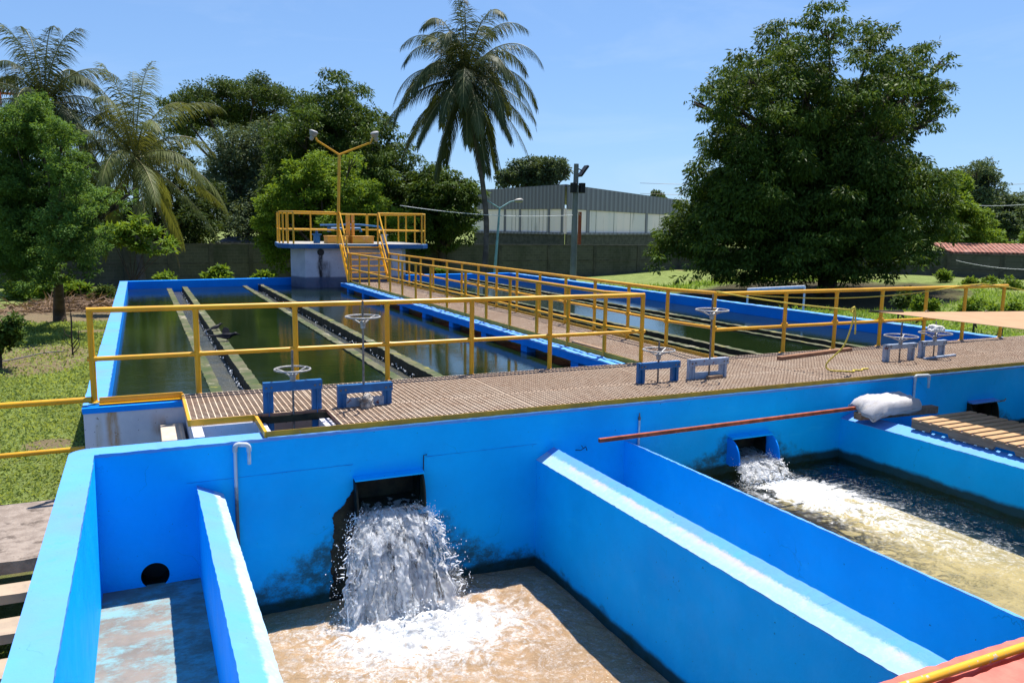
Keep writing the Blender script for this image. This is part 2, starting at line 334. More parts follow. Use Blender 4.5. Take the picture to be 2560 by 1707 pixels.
# outlet hoods
def hood(x0, x1, zt, zb, out, cheekm, topm):
    e = empty_part('outlet_hood', TANK)
    mb = MB(); mb.add([(x0-.02, FW+.02, zt+.035), (x1+.02, FW+.02, zt+.035), (x1+.02, FW-.10, zt+.012), (x0-.02, FW-.10, zt+.012),
                       (x0-.02, FW+.02, zt+.02), (x1+.02, FW+.02, zt+.02), (x1+.02, FW-.10, zt-.003), (x0-.02, FW-.10, zt-.003)],
                      [(0,1,2,3),(4,7,6,5),(2,1,5,6),(0,3,7,4),(3,2,6,7),(0,4,5,1)])
    o = mb.build('outlet_hood', topm, TANK)
    for xs in ((x0-.018, x0), (x1, x1+.018)):
        n = 12; H = zt-zb
        poly = [(0, zt)] + [(-out*math.sin(k/n*math.pi/2)**.8, zt - H*.98*(1-math.cos(k/n*math.pi/2))) for k in range(1, n+1)] + [(-out*.3, zb-.05), (.03, zb-.03), (.03, zt)]
        vs = [(xs[0], FW+u, v) for u, v in poly]+[(xs[1], FW+u, v) for u, v in poly]; m_ = len(poly)
        MB().add(vs, [tuple(range(m_)), tuple(range(m_, 2*m_))[::-1]]+[(k, (k+1) % m_, m_+(k+1) % m_, m_+k) for k in range(m_)]).build('cheek_plate', cheekm, o)
    # dark recess behind the opening
    x0 += .003; x1 -= .003
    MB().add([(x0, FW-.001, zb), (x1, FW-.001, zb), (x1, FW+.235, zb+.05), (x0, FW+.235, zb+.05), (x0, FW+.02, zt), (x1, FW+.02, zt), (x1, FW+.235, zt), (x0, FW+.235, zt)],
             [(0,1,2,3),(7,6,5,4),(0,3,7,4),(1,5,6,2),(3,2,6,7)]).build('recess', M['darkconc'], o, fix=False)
    # dark wet stain slab / sill lip
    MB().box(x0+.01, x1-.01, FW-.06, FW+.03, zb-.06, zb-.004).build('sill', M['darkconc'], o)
def empty_part(n, p): return None
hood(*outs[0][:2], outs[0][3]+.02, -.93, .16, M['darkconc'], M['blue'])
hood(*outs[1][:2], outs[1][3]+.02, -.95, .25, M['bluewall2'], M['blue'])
hood(*outs[2][:2], outs[2][3]+.02, -.9, .12, M['darkconc'], M['bluelit'])
# black mossy stain strip of roughened concrete below the left outlet
mb = MB(); n = 120; L = []; Rr = []
for i in range(n+1):
    z = -.66-1.30*i/n; t = i/n; e = 1.905-.02*t-.20*min(1, t/.22)**1.5-.05*t+.030*noise.noise(Vector((3, 0, z*7)))+.018*noise.noise(Vector((5, 0, z*26)))+rnd.uniform(-.007, .007)
    L.append((e, FW-.007, z)); Rr.append((2.72, FW-.007, z) if t > .3 else (1.93, FW-.007, z))
mb.add(L+Rr, [(i, i+1, n+2+i, n+1+i) for i in range(n)])
mb.build('mould_patch', M['darkconc'], TANK)
# cast joint line across the wall, in its own darker blue
M['joint'] = simple('joint_line_blue', (.0, .22, .60), (.0, .36, .8), 4, rough=.8)
mb = MB(); mb.run([(FW-.0035, -.425), (FW+.004, -.425), (FW+.004, -.419), (FW-.0035, -.419)], 'x', .30, 1.9, .05, .0018); mb.run([(FW-.0035, -.43), (FW+.004, -.43), (FW+.004, -.425), (FW-.0035, -.425)], 'x', 2.7, 4.04, .05, .0018)
mb.build('joint_line', M['joint'], TANK)
# ------------------------------------------------ water of the front tanks
def turbid(name, base, base2, foam, spark=.5, bumpd=.03):
    """foam = list of (x,y,rx,ry,strength,ang)"""
    g = G(name); x, y, z = g.xyz()
    c = g.mix(g.ramp(g.noise(3.0, 6, .65, (1, .6, 1)), .3, .7), base, base2)
    big = g.noise(3.2, 10, .72, dist=1.2); fine = g.noise(28, 6, .75)
    tot = None
    for (fx, fy, rx, ry, s) in foam:
        dx = g.math('DIVIDE', g.math('SUBTRACT', x, fx), rx); dy = g.math('DIVIDE', g.math('SUBTRACT', y, fy), ry)
        d = g.math('ADD', g.math('MULTIPLY', dx, dx), g.math('MULTIPLY', dy, dy))
        f = g.math('MULTIPLY', g.math('POWER', 2.718, g.math('MULTIPLY', d, -1.)), s); tot = f if tot is None else g.math('ADD', tot, f)
    if tot is None: tot = -1.
    ridge = g.math('ABSOLUTE', g.math('MULTIPLY_ADD', big, 2, -1)); thr = g.ramp(ridge, 0, .30, .30, -.30)
    v = g.math('ADD', g.math('ADD', tot, thr), g.math('MULTIPLY_ADD', fine, 1.3, -.65))
    fm = g.ramp(v, .18, 1.0)
    c = g.mix(fm, c, g.mix(g.ramp(g.noise(7, 8, .75, dist=1.5), .36, .62), (.33, .33, .34), (.78, .78, .78)))
    c = g.mix(g.ramp(g.noise(60, 4, .75), .60, .70, 0, .65), c, (.74, .66, .58))  # sun glitter painted as pale specks, along with fine foam
    b = g.bump(g.noise(5, 6, .65, (1, 1.3, 1), None, 1.2), .9, .06); b = g.bump(g.noise(34, 5, .7), .9, bumpd*.5, b)
    g.set(c, g.math('MULTIPLY_ADD', fm, .5, .07), 0, b, .5, 1.33)
    return g.m
def clear_water(name, foam):
    g = G(name); x, y, z = g.xyz(); big = g.noise(3.2, 10, .72, dist=1.2); fine = g.noise(26, 6, .75); tot = None
    for (fx, fy, rx, ry, s) in foam:
        dx = g.math('DIVIDE', g.math('SUBTRACT', x, fx), rx); dy = g.math('DIVIDE', g.math('SUBTRACT', y, fy), ry)
        f = g.math('MULTIPLY', g.math('POWER', 2.718, g.math('MULTIPLY', g.math('ADD', g.math('MULTIPLY', dx, dx), g.math('MULTIPLY', dy, dy)), -1.)), s); tot = f if tot is None else g.math('ADD', tot, f)
    ridge = g.math('ABSOLUTE', g.math('MULTIPLY_ADD', big, 2, -1)); thr = g.ramp(ridge, 0, .30, .30, -.30)
    fm = g.ramp(g.math('ADD', g.math('ADD', tot, thr), g.math('MULTIPLY_ADD', fine, 1.2, -.6)), .38, 1.05)
    b = g.bump(g.noise(5, 5, .6), .35, .04); b = g.bump(g.noise(30, 5, .7), .35, .010, b)
    tr = g.n('ShaderNodeBsdfTransparent'); tr.inputs[0].default_value = (.95, .95, .86, 1); gl = g.n('ShaderNodeBsdfGlossy'); gl.inputs['Roughness'].default_value = .06; g.l(b, gl.inputs['Normal'])
    fr = g.n('ShaderNodeFresnel'); fr.inputs[0].default_value = 1.33; g.l(b, fr.inputs['Normal']); m1 = g.n('ShaderNodeMixShader'); g.l(fr.outputs[0], m1.inputs[0]); g.l(tr.outputs[0], m1.inputs[1]); g.l(gl.outputs[0], m1.inputs[2])
    g.set(g.mix(g.ramp(g.noise(7, 8, .75, dist=1.5), .36, .62), (.36, .37, .36), (.78, .78, .78)), .6, 0, b, .3); m2 = g.n('ShaderNodeMixShader'); g.l(fm, m2.inputs[0]); g.l(m1.outputs[0], m2.inputs[1]); g.l(g.p.outputs[0], m2.inputs[2]); g.l(m2.outputs[0], g.out.inputs[0]); return g.m
def grid_water(name, x0, x1, y0, y1, z, m, nx, ny, hf, label, sm=True):
    vs = []; fs = []
    for j in range(ny+1):
        for i in range(nx+1):
            x = x0+(x1-x0)*i/nx; y = y0+(y1-y0)*j/ny; vs.append((x, y, z+hf(x, y)))
    for j in range(ny):
        for i in range(nx):
            a = j*(nx+1)+i; fs.append((a, a+1, a+nx+2, a+nx+1))
    o = MB().add(vs, fs).build(name, m, smooth='all', fix=False); return tag(o, label, None, None, 'structure')
def turb(x, y, z, s): return noise.noise(Vector((x*s, y*s, z)))
WZ1, WZ2 = -1.90, -1.12
def h1(x, y):
    d = math.hypot((x-2.35)/1.0, (y-7.05)/.55); e = math.exp(-d*d)
    bo = abs(turb(x, y, 1, 5))*.11+abs(turb(x, y, 4, 11))*.05
    return .012*turb(x, y, 0, 3)+.006*turb(x, y, 9, 9)+.03*math.exp(-((d-1.5)/.4)**2)+e*(bo+.03)
grid_water('water', .6, 4.06, 2.6, FW+.01, WZ1, turbid('sandy_brown_water', (.40, .255, .135), (.31, .205, .115), ((2.40, 6.98, .68, .30, 1.0), (2.4, 6.76, .95, .50, .46), (2.3, 7.35, 1.05, .25, .40), (2.2, 6.3, 1.6, .9, .16)), bumpd=.02), 170, 230, h1, 'turbid sandy brown water of the near tank')
def h2(x, y):
    e = math.exp(-((x-(7.2-.1*(7.0-y)))/.55)**2)*math.exp(-((y-6.3)/1.2)**2)
    return .012*turb(x, y, 2, 3)+.006*turb(x, y, 5, 10)+e*(.09*abs(turb(x, y, 3, 5))+.05*abs(turb(x, y, 8, 12))+.01)
grid_water('water', 5.4, 8.9, 2.6, FW+.01, WZ2, clear_water('clear_olive_water', ((7.18, 7.0, .50, .42, 1.2), (7.3, 6.4, .50, .55, .62), (7.3, 5.5, .6, .8, .36), (8.15, 6.3, .35, 1.6, .10), (7.6, 4.6, .6, .8, .20))), 170, 230, h2, 'olive tan water of the second tank')
grid_water('water', 10.3, 13.65, 2.6, FW+.01, -1.1, turbid('dark_turbid_water', (.10, .10, .06), (.08, .08, .05), ()), 20, 30, lambda x, y: 0, 'dark water of the far right tank')
# ------------------------------------------------ falling water
def fallmat(name):
    g = G(name)
    uv = g.n('ShaderNodeUVMap').outputs[0]
    n1 = g.noise(1, 8, .72, (13, 3.6, 1), uv, 1.4); n2 = g.noise(1, 7, .75, (46, 17, 1), uv, 1.2)
    q = g.n('ShaderNodeSeparateXYZ'); g.l(uv, q.inputs[0])
    v = q.outputs[1]; u = q.outputs[0]
    edge = g.math('ABSOLUTE', g.math('MULTIPLY_ADD', u, 2, -1)); 
    a = g.math('ADD', g.math('ADD', g.math('MULTIPLY', n1, .70), g.math('MULTIPLY', n2, .35)), g.math('MULTIPLY', g.noise(1, 4, .7, (110, 50, 1), uv, .5), .16))
    a = g.math('SUBTRACT', a, g.math('MULTIPLY', g.math('POWER', edge, 3.), .10))
    al = g.ramp(a, .50, .61, .06, .98)
    n3 = g.noise(1, 4, .7, (120, 60, 1), uv, .5); nn = g.math('ADD', g.math('MULTIPLY', n2, .6), g.math('MULTIPLY', n3, .4))
    col = g.mix(g.ramp(nn, .44, .56), (.62, .65, .70), (1, 1, 1))
    b = g.bump(g.math('ADD', n1, n2), .6, .025)
    g.set(col, .12, 0, b, .8, 1.33); tl = g.n('ShaderNodeBsdfTranslucent'); tl.inputs[0].default_value = (1, 1, 1, 1); mt_ = g.n('ShaderNodeMixShader'); mt_.inputs[0].default_value = .72; g.l(g.p.outputs[0], mt_.inputs[1]); g.l(tl.outputs[0], mt_.inputs[2])
    tr = g.n('ShaderNodeBsdfTransparent'); mx = g.n('ShaderNodeMixShader'); g.l(al, mx.inputs[0]); g.l(tr.outputs[0], mx.inputs[1]); g.l(mt_.outputs[0], mx.inputs[2])
    g.l(mx.outputs[0], g.out.inputs[0]); return g.m
def dropmat():
    g = G('white_water_drops'); g.set((.92, .94, .97), .08, 0, None, .9, 1.33); return g.m
FALL = fallmat('falling_water'); DROP = dropmat()
def sheet(name, xa, xb, ytop, ztop, vy, xsp, zbot, layers, seed, parent):
    rr = random.Random(seed); out = None
    for L_ in range(layers):
        nu, nv = 130, 170; T = math.sqrt(2*(ztop-zbot)/9.8); vs = []; fs = []; uvs = []
        for j in range(nv+1):
            t = T*j/nv
            for i in range(nu+1):
                u = i/nu; vv = vy*(1-.16*L_)*(1+.10*noise.noise(Vector((u*7, L_*3, seed))))
                sx = (u-.5)*2*xsp*(t/T); x = xa+(xb-xa)*u+sx+.02*noise.noise(Vector((u*20, t*14, L_+seed)))*t/T*2+(.07*noise.noise(Vector((L_*9+(3 if u > .5 else 0), t*22, seed)))+.05*noise.noise(Vector((L_*4, t*60, seed))))*abs(2*u-1)**4*min(1, 2.5*t/T)
                y = ytop-vv*t+(.05*noise.noise(Vector((u*9, t*16, L_*5+7)))*1.6+.03*noise.noise(Vector((u*40, t*30, 3))))*min(1, 3*t/T)
                rg = lambda a, b, c: (1-2*abs(noise.noise(Vector((a, b, c)))))
                q = min(1, 4*t/T); wx = .5*noise.noise(Vector((u*5, t*9, seed+L_))); dd_ = q*(.050*rg(u*11+wx, t*13+wx, L_*3+seed)+.030*rg(u*26+wx, t*30, L_+1.5)+.015*rg(u*52, t*70, 7+L_))
                y -= dd_; x += .02*q*noise.noise(Vector((u*15, t*40, 4+L_)))
                z = dd_*.35+ztop-4.9*t*t+.02*noise.noise(Vector((u*13, t*9, 5+L_)))*t/T-.05*L_*(1-t/T)*.4
                vs.append((x, y, z)); uvs.append((u+L_*.37, j/nv*1.0+L_*.21))
        for j in range(nv):
            for i in range(nu):
                a = j*(nu+1)+i; fs.append((a, a+1, a+nu+2, a+nu+1))
        o = MB().add(vs, fs).build('water_sheet', FALL, parent, smooth='all', fix=False)
        ul = o.data.uv_layers.new(name='UVMap')
        for lp in o.data.loops: ul.data[lp.index].uv = uvs[lp.vertex_index]
def ico(mb, c, r, st=(1, 1, 1), sub=0):
    t = (1+5**.5)/2; vv = [(-1,t,0),(1,t,0),(-1,-t,0),(1,-t,0),(0,-1,t),(0,1,t),(0,-1,-t),(0,1,-t),(t,0,-1),(t,0,1),(-t,0,-1),(-t,0,1)]
    ff = [(0,11,5),(0,5,1),(0,1,7),(0,7,10),(0,10,11),(1,5,9),(5,11,4),(11,10,2),(10,7,6),(7,1,8),(3,9,4),(3,4,2),(3,2,6),(3,6,8),(3,8,9),(4,9,5),(2,4,11),(6,2,10),(8,6,7),(9,8,1)]
    k = r/1.9; mb.add([(c[0]+a*k*st[0], c[1]+b*k*st[1], c[2]+d*k*st[2]) for a, b, d in vv], ff)
def strands(name, xa, xb, ytop, ztop, vy, xsp, zbot, N, D, seed, parent, rad=.006):
    rr = random.Random(seed); mb = MB(); T = math.sqrt(2*(ztop-zbot)/9.8)
    for k in range(N):
        u = rr.random(); u = .5+(u-.5)*(1.0+.1*rr.random()); v = vy*rr.uniform(.62, 1.12); t0 = rr.uniform(.02, .9)*T; t1 = min(T, t0+rr.uniform(.02, .13)*T)
        vx = (u-.5)*2*xsp/T*rr.uniform(.7, 1.2); wob = rr.uniform(.0, .03)
        pts = []; rs = []; m_ = 6
        for i in range(m_+1):
            t = t0+(t1-t0)*i/m_
            pts.append((xa+(xb-xa)*u+vx*t+wob*math.sin(t*60+k), ytop-v*t, ztop-4.9*t*t+.01)); rs.append(rad*rr.uniform(.3, 1.6)*(math.sin(math.pi*(i+.4)/(m_+.8))))
        mb.tube(pts, rs, 5)
    for k in range(D):
        u = rr.random(); 
        if rr.random() < .8: u = rr.choice((rr.uniform(-.04, .1), rr.uniform(.88, 1.05)))
        v = vy*rr.uniform(.55, 1.3); t = T*rr.uniform(.12, 1.0); vx = (u-.5)*2*xsp/T*rr.uniform(.8, 1.45)
        ico(mb, (xa+(xb-xa)*u+vx*t+rr.gauss(0, .012), ytop-v*t+rr.gauss(0, .03), ztop-4.9*t*t+abs(rr.gauss(0, .035))), rad*rr.uniform(.35, 1.5), (1, 1, rr.uniform(.8, 2.4)))
    for k in range(int(N*.5)):          # ragged fingers thrown off both edges of the sheet
        sd = 1 if rr.random() < .7 else -1; u = .5+sd*rr.uniform(.44, .53); v = vy*rr.uniform(.9, 1.1); t0 = rr.uniform(.15, .97)*T; vx = (u-.5)*2*xsp/T; L = rr.uniform(.015, .075)*rr.random()**.5
        p = Vector((xa+(xb-xa)*u+vx*t0, ytop-v*t0, ztop-4.9*t0*t0)); d = Vector((sd*rr.uniform(.5, 1.1), rr.uniform(-.5, .2), rr.uniform(-.5, .5))).normalized()
        mb.tube([p-d*.03, p, p+d*L*.6+Vector((0, 0, -.1*L)), p+d*L], [rad*2., rad*1.3, rad*.5, rad*.8], 6)
    tag(mb.build('water_strands', DROP, parent, smooth='all'), kind='stuff')
def splash(cx, cy, rx, ry, z, N, h, seed, parent, rad=.0075):
    rr = random.Random(seed); mb = MB()
    for k in range(N):
        a = rr.random()*math.tau; q = rr.random()**.6; x = cx+rx*q*math.cos(a); y = cy+ry*q*math.sin(a)
        ico(mb, (x, y, z+h*(1.1-q)*rr.random()**2), rad*rr.uniform(.25, 1.2)*(1.3-q), (rr.uniform(.8, 1.8), rr.uniform(.8, 1.8), rr.uniform(.6, 1.3)))
    tag(mb.build('splash', DROP, parent, smooth='all'), kind='stuff')
F1 = empty('waterfall', (2.3, 7.4, WZ1), 'tall white cascade pouring from the left outlet into sandy brown water', 'cascade')
sheet('s', 1.95, 2.60, FW-.02, -.93, 1.35, .34, WZ1, 2, 3, F1)
strands('s', 1.95, 2.60, FW-.02, -.91, 1.35, .36, WZ1, 90, 700, 4, F1, .0040)
splash(2.35, 7.15, .85, .33, WZ1, 900, .22, 5, F1); splash(1.72, 7.35, .3, .2, WZ1, 160, .25, 15, F1)
# water pouring over the sill inside the hood
F2 = empty('waterfall', (7.15, 7.5, WZ2), 'small white cascade tumbling from the blue hooded outlet into olive water', 'cascade')
sheet('s', 6.88, 7.47, FW-.02, -.93, 1.9, .10, WZ2+.0, 2, 8, F2)
strands('s', 6.88, 7.47, FW-.02, -.90, 1.9, .08, WZ2, 40, 260, 9, F2, .0040)
splash(7.1, 7.35, .50, .35, WZ2, 900, .16, 10, F2, .007); splash(7.1, 6.5, .45, .8, WZ2, 700, .06, 11, F2, .006)
for o_, z_, x0_, x1_ in ((F1, -.93, 1.93, 2.62), (F2, -.92, 6.86, 7.49)):
    vs = []; fs = []; uv = []
    for j in range(21):
        for i in range(31):
            u, v = i/30, j/20; x = x0_+(x1_-x0_)*u; y = FW+.5-.55*v
            vs.append((x, y, z_+.07*(1-v)+.025*noise.noise(Vector((x*14, y*16, 2))))); uv.append((u, v*.6))
    for j in range(20):
        for i in range(30): a = j*31+i; fs.append((a, a+1, a+32, a+31))
    o = MB().add(vs, fs).build('water_lip', FALL, o_, smooth='all', fix=False); ul = o.data.uv_layers.new(name='UVMap')
    for lp in o.data.loops: ul.data[lp.index].uv = uv[lp.vertex_index]
# ------------------------------------------------ salmon kerb with a yellow handrail lying on it
KERB = empty('kerb', (6, 2.75, -.45), 'salmon pink painted kerb crossing the bottom right corner', 'kerb')
mb = MB(); mb.run([(2.70, -2.6), (2.84, -2.6), (2.84, -.455), (2.70, -.455)], 'x', 3.2, 14, .06, .005, (2, 3)); mb.build('kerb_wall', M['salmon'], KERB)
mb = MB(); mb.run([(2.2, -2.6), (2.615, -2.6), (2.615, -.40), (2.2, -.40)], 'x', 3.2, 14, .06, .005, (2, 3)); mb.build('kerb_step', M['salmon'], KERB)
mb = MB(); mb.box(3.2, 14, 2.62, 2.69, -1.2, -.60); mb.build('gravel_gap', simple('dark_gravel', (.10, .075, .07), (.03, .025, .025), 60, .95, 0, .8, 60, .02), KERB)
mb = MB().tube([(3.2, 2.70, -.405), (14, 2.70, -.405)], .026, 14)
tag(mb.build('handrail_pipe', simple('chipped_yellow_pipe', (.75, .38, .01), (.68, .33, .01), 3, .4, 0, .2, 80, .003, .5, c3=(.40, .38, .36), s3=24, lo3=.60, hi3=.63), smooth=True), 'chipped yellow handrail pipe running along the salmon kerb', 'handrail')
# ------------------------------------------------ grating walkways
def grating(name, x0, x1, y0, y1, z, p, pitchx=.06, pitchy=.06, h=.03, wx=.0095, wy=.012):
    mb = MB(); n = int(round((x1-x0)/pitchx)); m_ = int(round((y1-y0)/pitchy))
    for i in range(n+1):
        x = x0+(x1-x0)*i/n; mb.box(x-wx/2, x+wx/2, y0, y1, z-h, z)
    for j in range(m_+1):
        y = y0+(y1-y0)*j/m_; ww = wy if 0 < j < m_ else .012; mb.box(x0, x1, y-ww/2, y+ww/2, z-h-.002, z-.0012)
    return mb.build(name, M['grate'], p, fix=False)
DECK = empty('grating_deck', (8, 9, -.05), 'rusty brown steel grating deck running across the front of the basin', 'walkway')
for a, b in ((.405, 1.74), (1.76, 4.0), (4.02, 6.3), (6.32, 8.6), (8.62, 10.9), (10.92, 13.2), (13.22, 16.4)): grating('grating_panel', a, b, 8.715, 10.05, 0, DECK)
for a, b in ((1.82, 4.0), (4.02, 6.3), (6.32, 8.6), (8.62, 10.9), (10.92, 13.2), (13.22, 16.4)): grating('grating_panel', a, b, 7.93, 8.69, 0, DECK)
def angle(pts, hgt=.05, t=.006, fl=.03, side=1):      # L-shaped edging along x or y
    mb = MB()
    for (xa, ya, xb, yb) in pts:
        if abs(xa-xb) > abs(ya-yb): mb.box(min(xa, xb), max(xa, xb), ya-t/2, ya+t/2, -hgt, .006)
        else: mb.box(xa-t/2, xa+t/2, min(ya, yb), max(ya, yb), -hgt, .006)
    return mb
angle([(1.045, 7.90, 16.4, 7.90)], .052).build('front_fascia', M['yellow_dull'], DECK)
angle([(.385, 8.66, 1.045, 8.66)], .06, .008).build('edge_angle', M['yellow'], DECK)
angle([(.385, 8.66, .385, 10.08)], .06, .03).build('edge_angle', M['yellow'], DECK)
angle([(1.045, 7.90, 1.045, 8.66)], .06, .03).build('edge_angle', M['yellow'], DECK)
mb = MB().box(-.50, .385, 10.055, 10.075, -.045, .03).box(-.50, .385, 9.99, 10.055, -.045, -.037); mb.build('edge_angle', M['yellow'], DECK)
mb = MB()
for y in (7.99, 8.70, 9.35, 9.98): mb.box(1.2 if y < 8.6 else .42, 16.4, y-.02, y+.02, -.11, -.034)
for x in (1.75, 4.01, 6.31, 8.61, 10.91, 13.21): mb.box(x-.012, x+.012, 7.94 if x > 1.8 else 8.72, 10.05, -.10, -.001)
mb.build('support_beam', M['darkconc'], DECK)
mb = MB().box(1.12, 1.80, 8.70, 8.712, -.048, .0).box(1.806, 1.815, 7.93, 8.70, -.04, .002); mb.build('opening_frame', M['grate'], DECK)
# trough under the deck
mb = MB().box(.40, .50, 8.2, 9.9, -1.6, -.065); mb.build('support_pier', M['whitewall'], TANK)
MB().box(.50, 1.06, 8.62, 8.74, -1.6, -.064).build('support_pier', M['whitewall'], TANK)
MB().box(1.06, 1.15, 8.135, 8.75, -1.6, -.10).build('support_pier', M['whitewall'], TANK)
MB().box(1.72, 1.83, 8.135, 8.75, -1.6, -.10).build('support_pier', M['whitewall'], TANK)
MB().box(1.15, 16.4, 8.14, 8.16, -1.6, -.30).box(-.60, 1.1, 8.14, 9.9, -1.7, -1.55).build('inner_wall', M['concrete'], TANK)
tag(MB().box(.12, .365, 9.1, 9.885, -1.5, -.30).build('stone_block', simple('pale_sandy_stone', (.56, .46, .36), (.46, .38, .30), 12, .9, 0, .5, 40, .006, .2), bev=.01), 'pale sandy stone block in the pit beside the white wall', 'block')
grid_water('water', 1.15, 16.4, 8.16, 9.9, -.62, turbid('feed_channel_water', (.10, .085, .045), (.07, .06, .03), ()), 10, 6, lambda x, y: 0, 'brown water in the feed channel under the deck')
# ------------------------------------------------ railings
def rail_thing(label, posts, top, mid, r=.033, rp=.033, rm=None, group='yellow tubular railings', extra=()):
    c = posts[0]; R = empty('railing', (c[0], c[1], c[2]), label, 'railing', group)
    for (x, y, z0, z1) in posts: MB().tube([(x, y, z0), (x, y, z1)], rp, 12).lathe([(.001, z0), (rp*2, z0), (rp*2, z0+.008), (rp*1.25, z0+.014), (rp*1.02, z0+.03)], 12, Matrix.Translation((x, y, 0))).tube([(x-.05, y, z0+(z1-z0)*.475), (x+.05, y, z0+(z1-z0)*.475)], rp*.98, 10).tube([(x, y, z1-.055), (x, y, z1-.02)], rp*1.12, 12).build('post', M['yellow'], R, smooth=True)
    MB().tube(top, r, 12).build('top_rail', M['yellow'], R, smooth=True)
    if mid: MB().tube(mid, rm or r*.85, 12).build('mid_rail', M['yellow'], R, smooth=True)
    for e in extra: MB().tube(e, rm or r*.85, 12).build('mid_rail', M['yellow'], R, smooth=True)
    return R
ZT_ = 1.035; YR = 10.1; YRO = YR
px = [-.55, .57, 1.73, 2.92, 4.13, 5.36, 6.96]
R1 = rail_thing('yellow tubular railing across the left filter bays, nearest the camera', [(x, YR, -.03, ZT_) for x in px], [(px[0]-.03, YR, ZT_), (px[-1]+.02, YR, ZT_)], [(px[0], YR, .475), (px[-1], YR, .475)])
ys = [11.16+1.25*i for i in range(15)]
R2 = rail_thing('yellow railing along the left side of the footbridge', [(6.95, y, -.10, .985) for y in ys], [(6.955, YR, ZT_), (6.95, 11.2, .99), (6.95, ys[-1], .985)], [(6.955, YR, .47), (6.95, 11.2, .43), (6.95, ys[-1], .43)], r=.03)
ys2 = [11.46+1.24*i for i in range(15)]
R3 = rail_thing('yellow railing along the right side of the footbridge', [(8.42, y, -.08, .985) for y in ys2], [(8.36, YR, ZT_), (8.42, 11.4, .99), (8.42, ys2[-1], .985)], [(8.36, YR, .47), (8.42, 11.4, .43), (8.42, ys2[-1], .43)], r=.03)
px2 = [8.34, 9.85, 11.02, 12.15, 13.32, 14.42, 15.57]
R4 = rail_thing('yellow railing behind the deck on the right, with a yellow rope tied to it', [(x, YR, -.02, ZT_-.015) for x in px2], [(8.34, YR, ZT_-.012), (15.66, YR, ZT_-.012)], [(8.34, YR, .44), (13.6, YR, .44)])
R5 = rail_thing('low yellow railing of the stair landing left of the basin', [(-3.2, 10.1, -1.1, .02), (-4.6, 10.1, -1.1, .02)], [(-.58, 10.08, .01), (-4.7, 10.12, .01)], [(-.68, 10.1, -.56), (-4.7, 10.12, -.57)], r=.034)
# ------------------------------------------------ sluice gates with handwheels
def bolt(mb, x, y, z): mb.lathe([(.0001, -.006), (.012, -.006), (.012, .004), (.0001, .006)], 6, Matrix.Translation((x, y, z)) @ Matrix.Rotation(R_(90), 4, 'X'))
def gate(label, xl, xr, y, z0, h, bar, mtl, wheel, stem, stemx, platez=None, wheelr=.19, depth=.05, stembot=-.3, postlow=None):
    g_ = empty('sluice_gate', ((xl+xr)/2, y, z0), label, 'sluice gate', 'sluice gates along the deck'); pw = .105
    for x in (xl, xr):
        mb = MB(); s = 1 if x == xl else -1; zz = z0 if postlow is None else postlow
        # channel-shaped post: web plus two flanges
        mb.box(x-pw/2, x+pw/2, y-.006, y, zz, h); mb.box(x-pw/2, x-pw/2+.007, y, y+depth, zz, h); mb.box(x+pw/2-.007, x+pw/2, y, y+depth, zz, h)
        mb.box(x-.004, x+.004, y-.03, y-.006, zz, h-.012)
        f = mb.build('frame_post', mtl, g_)
        b = MB(); bolt(b, x-.025, y-.042, h-bar*.55); b.build('bolt', M['steel'], f); b = MB(); bolt(b, x+.03, y-.042, h-bar*.5); b.build('bolt', M['steel'], f)
    MB().box(xl-pw/2-.004, xr+pw/2+.004, y-.036, y-.030, h-bar, h).box(xl-pw/2, xr+pw/2, y-.03, y+.03, h-.004, h+.003).build('cross_bar', mtl, g_)
    MB().tube([(stemx, y-.02, stembot), (stemx, y-.02, stem)], .0125, 10).build('stem', M['steel'], g_, smooth=True)
    if platez: MB().box(xl+pw/2-.01, xr-pw/2+.01, y-.012, y-.002, platez[0], platez[1]).build('gate_plate', M['greygate'], g_)
    wz = wheel; mb = MB(); n = 36
    ring = [(stemx+wheelr*math.cos(k*math.tau/n), y-.02+wheelr*math.sin(k*math.tau/n), wz) for k in range(n)]; ring.append(ring[0]); ring.append(ring[1])
    mb.tube(ring, .0105, 8, cap=False)
    for k in range(3):
        a = k*math.tau/3+.5; mb.tube([(stemx+.03*math.cos(a), y-.02+.03*math.sin(a), wz-.075), (stemx+wheelr*.55*math.cos(a), y-.02+wheelr*.55*math.sin(a), wz-.03), (stemx+wheelr*math.cos(a), y-.02+wheelr*math.sin(a), wz)], .010, 7)
    mb.lathe([(.001, -.13), (.03, -.13), (.032, -.05), (.022, -.045), (.001, -.045)], 12, Matrix.Translation((stemx, y-.02, wz)))
    mb.build('handwheel', M['white'], g_, smooth=True)
    return g_
gate('tall blue sluice gate over the open pit, leftmost on the deck', 1.19, 1.71, 8.72, -.12, .335, .10, M['steelblue'], .47, .68, 1.45, postlow=-.60)
gate('low blue sluice gate with a very tall stem and a stone at its foot', 1.99, 2.51, 8.70, -.02, .25, .09, M['steelblue'], 1.02, 1.20, 2.23, (-.02, .10))
gate('blue sluice gate with its wheel low, beside the footbridge end', 5.99, 6.54, 8.66, -.02, .27, .085, M['steelblue'], .44, .55, 6.24, wheelr=.21)
gate('grey blue sluice gate with a tall stem, just right of the last blue one', 6.82, 7.37, 8.66, -.02, .27, .085, M['greygate'], .95, 1.17, 7.10, (-.01, .09), wheelr=.22)
gate('weathered grey sluice gate with a bare wheel, second from the right', 10.74, 11.32, 8.75, -.02, .27, .075, M['greygate'], .40, .62, 11.0, wheelr=.25)
gate('weathered grey sluice gate with a white rag on its wheel, rightmost', 11.66, 12.14, 8.82, -.02, .27, .075, M['greygate'], .40, .60, 11.90, wheelr=.25)
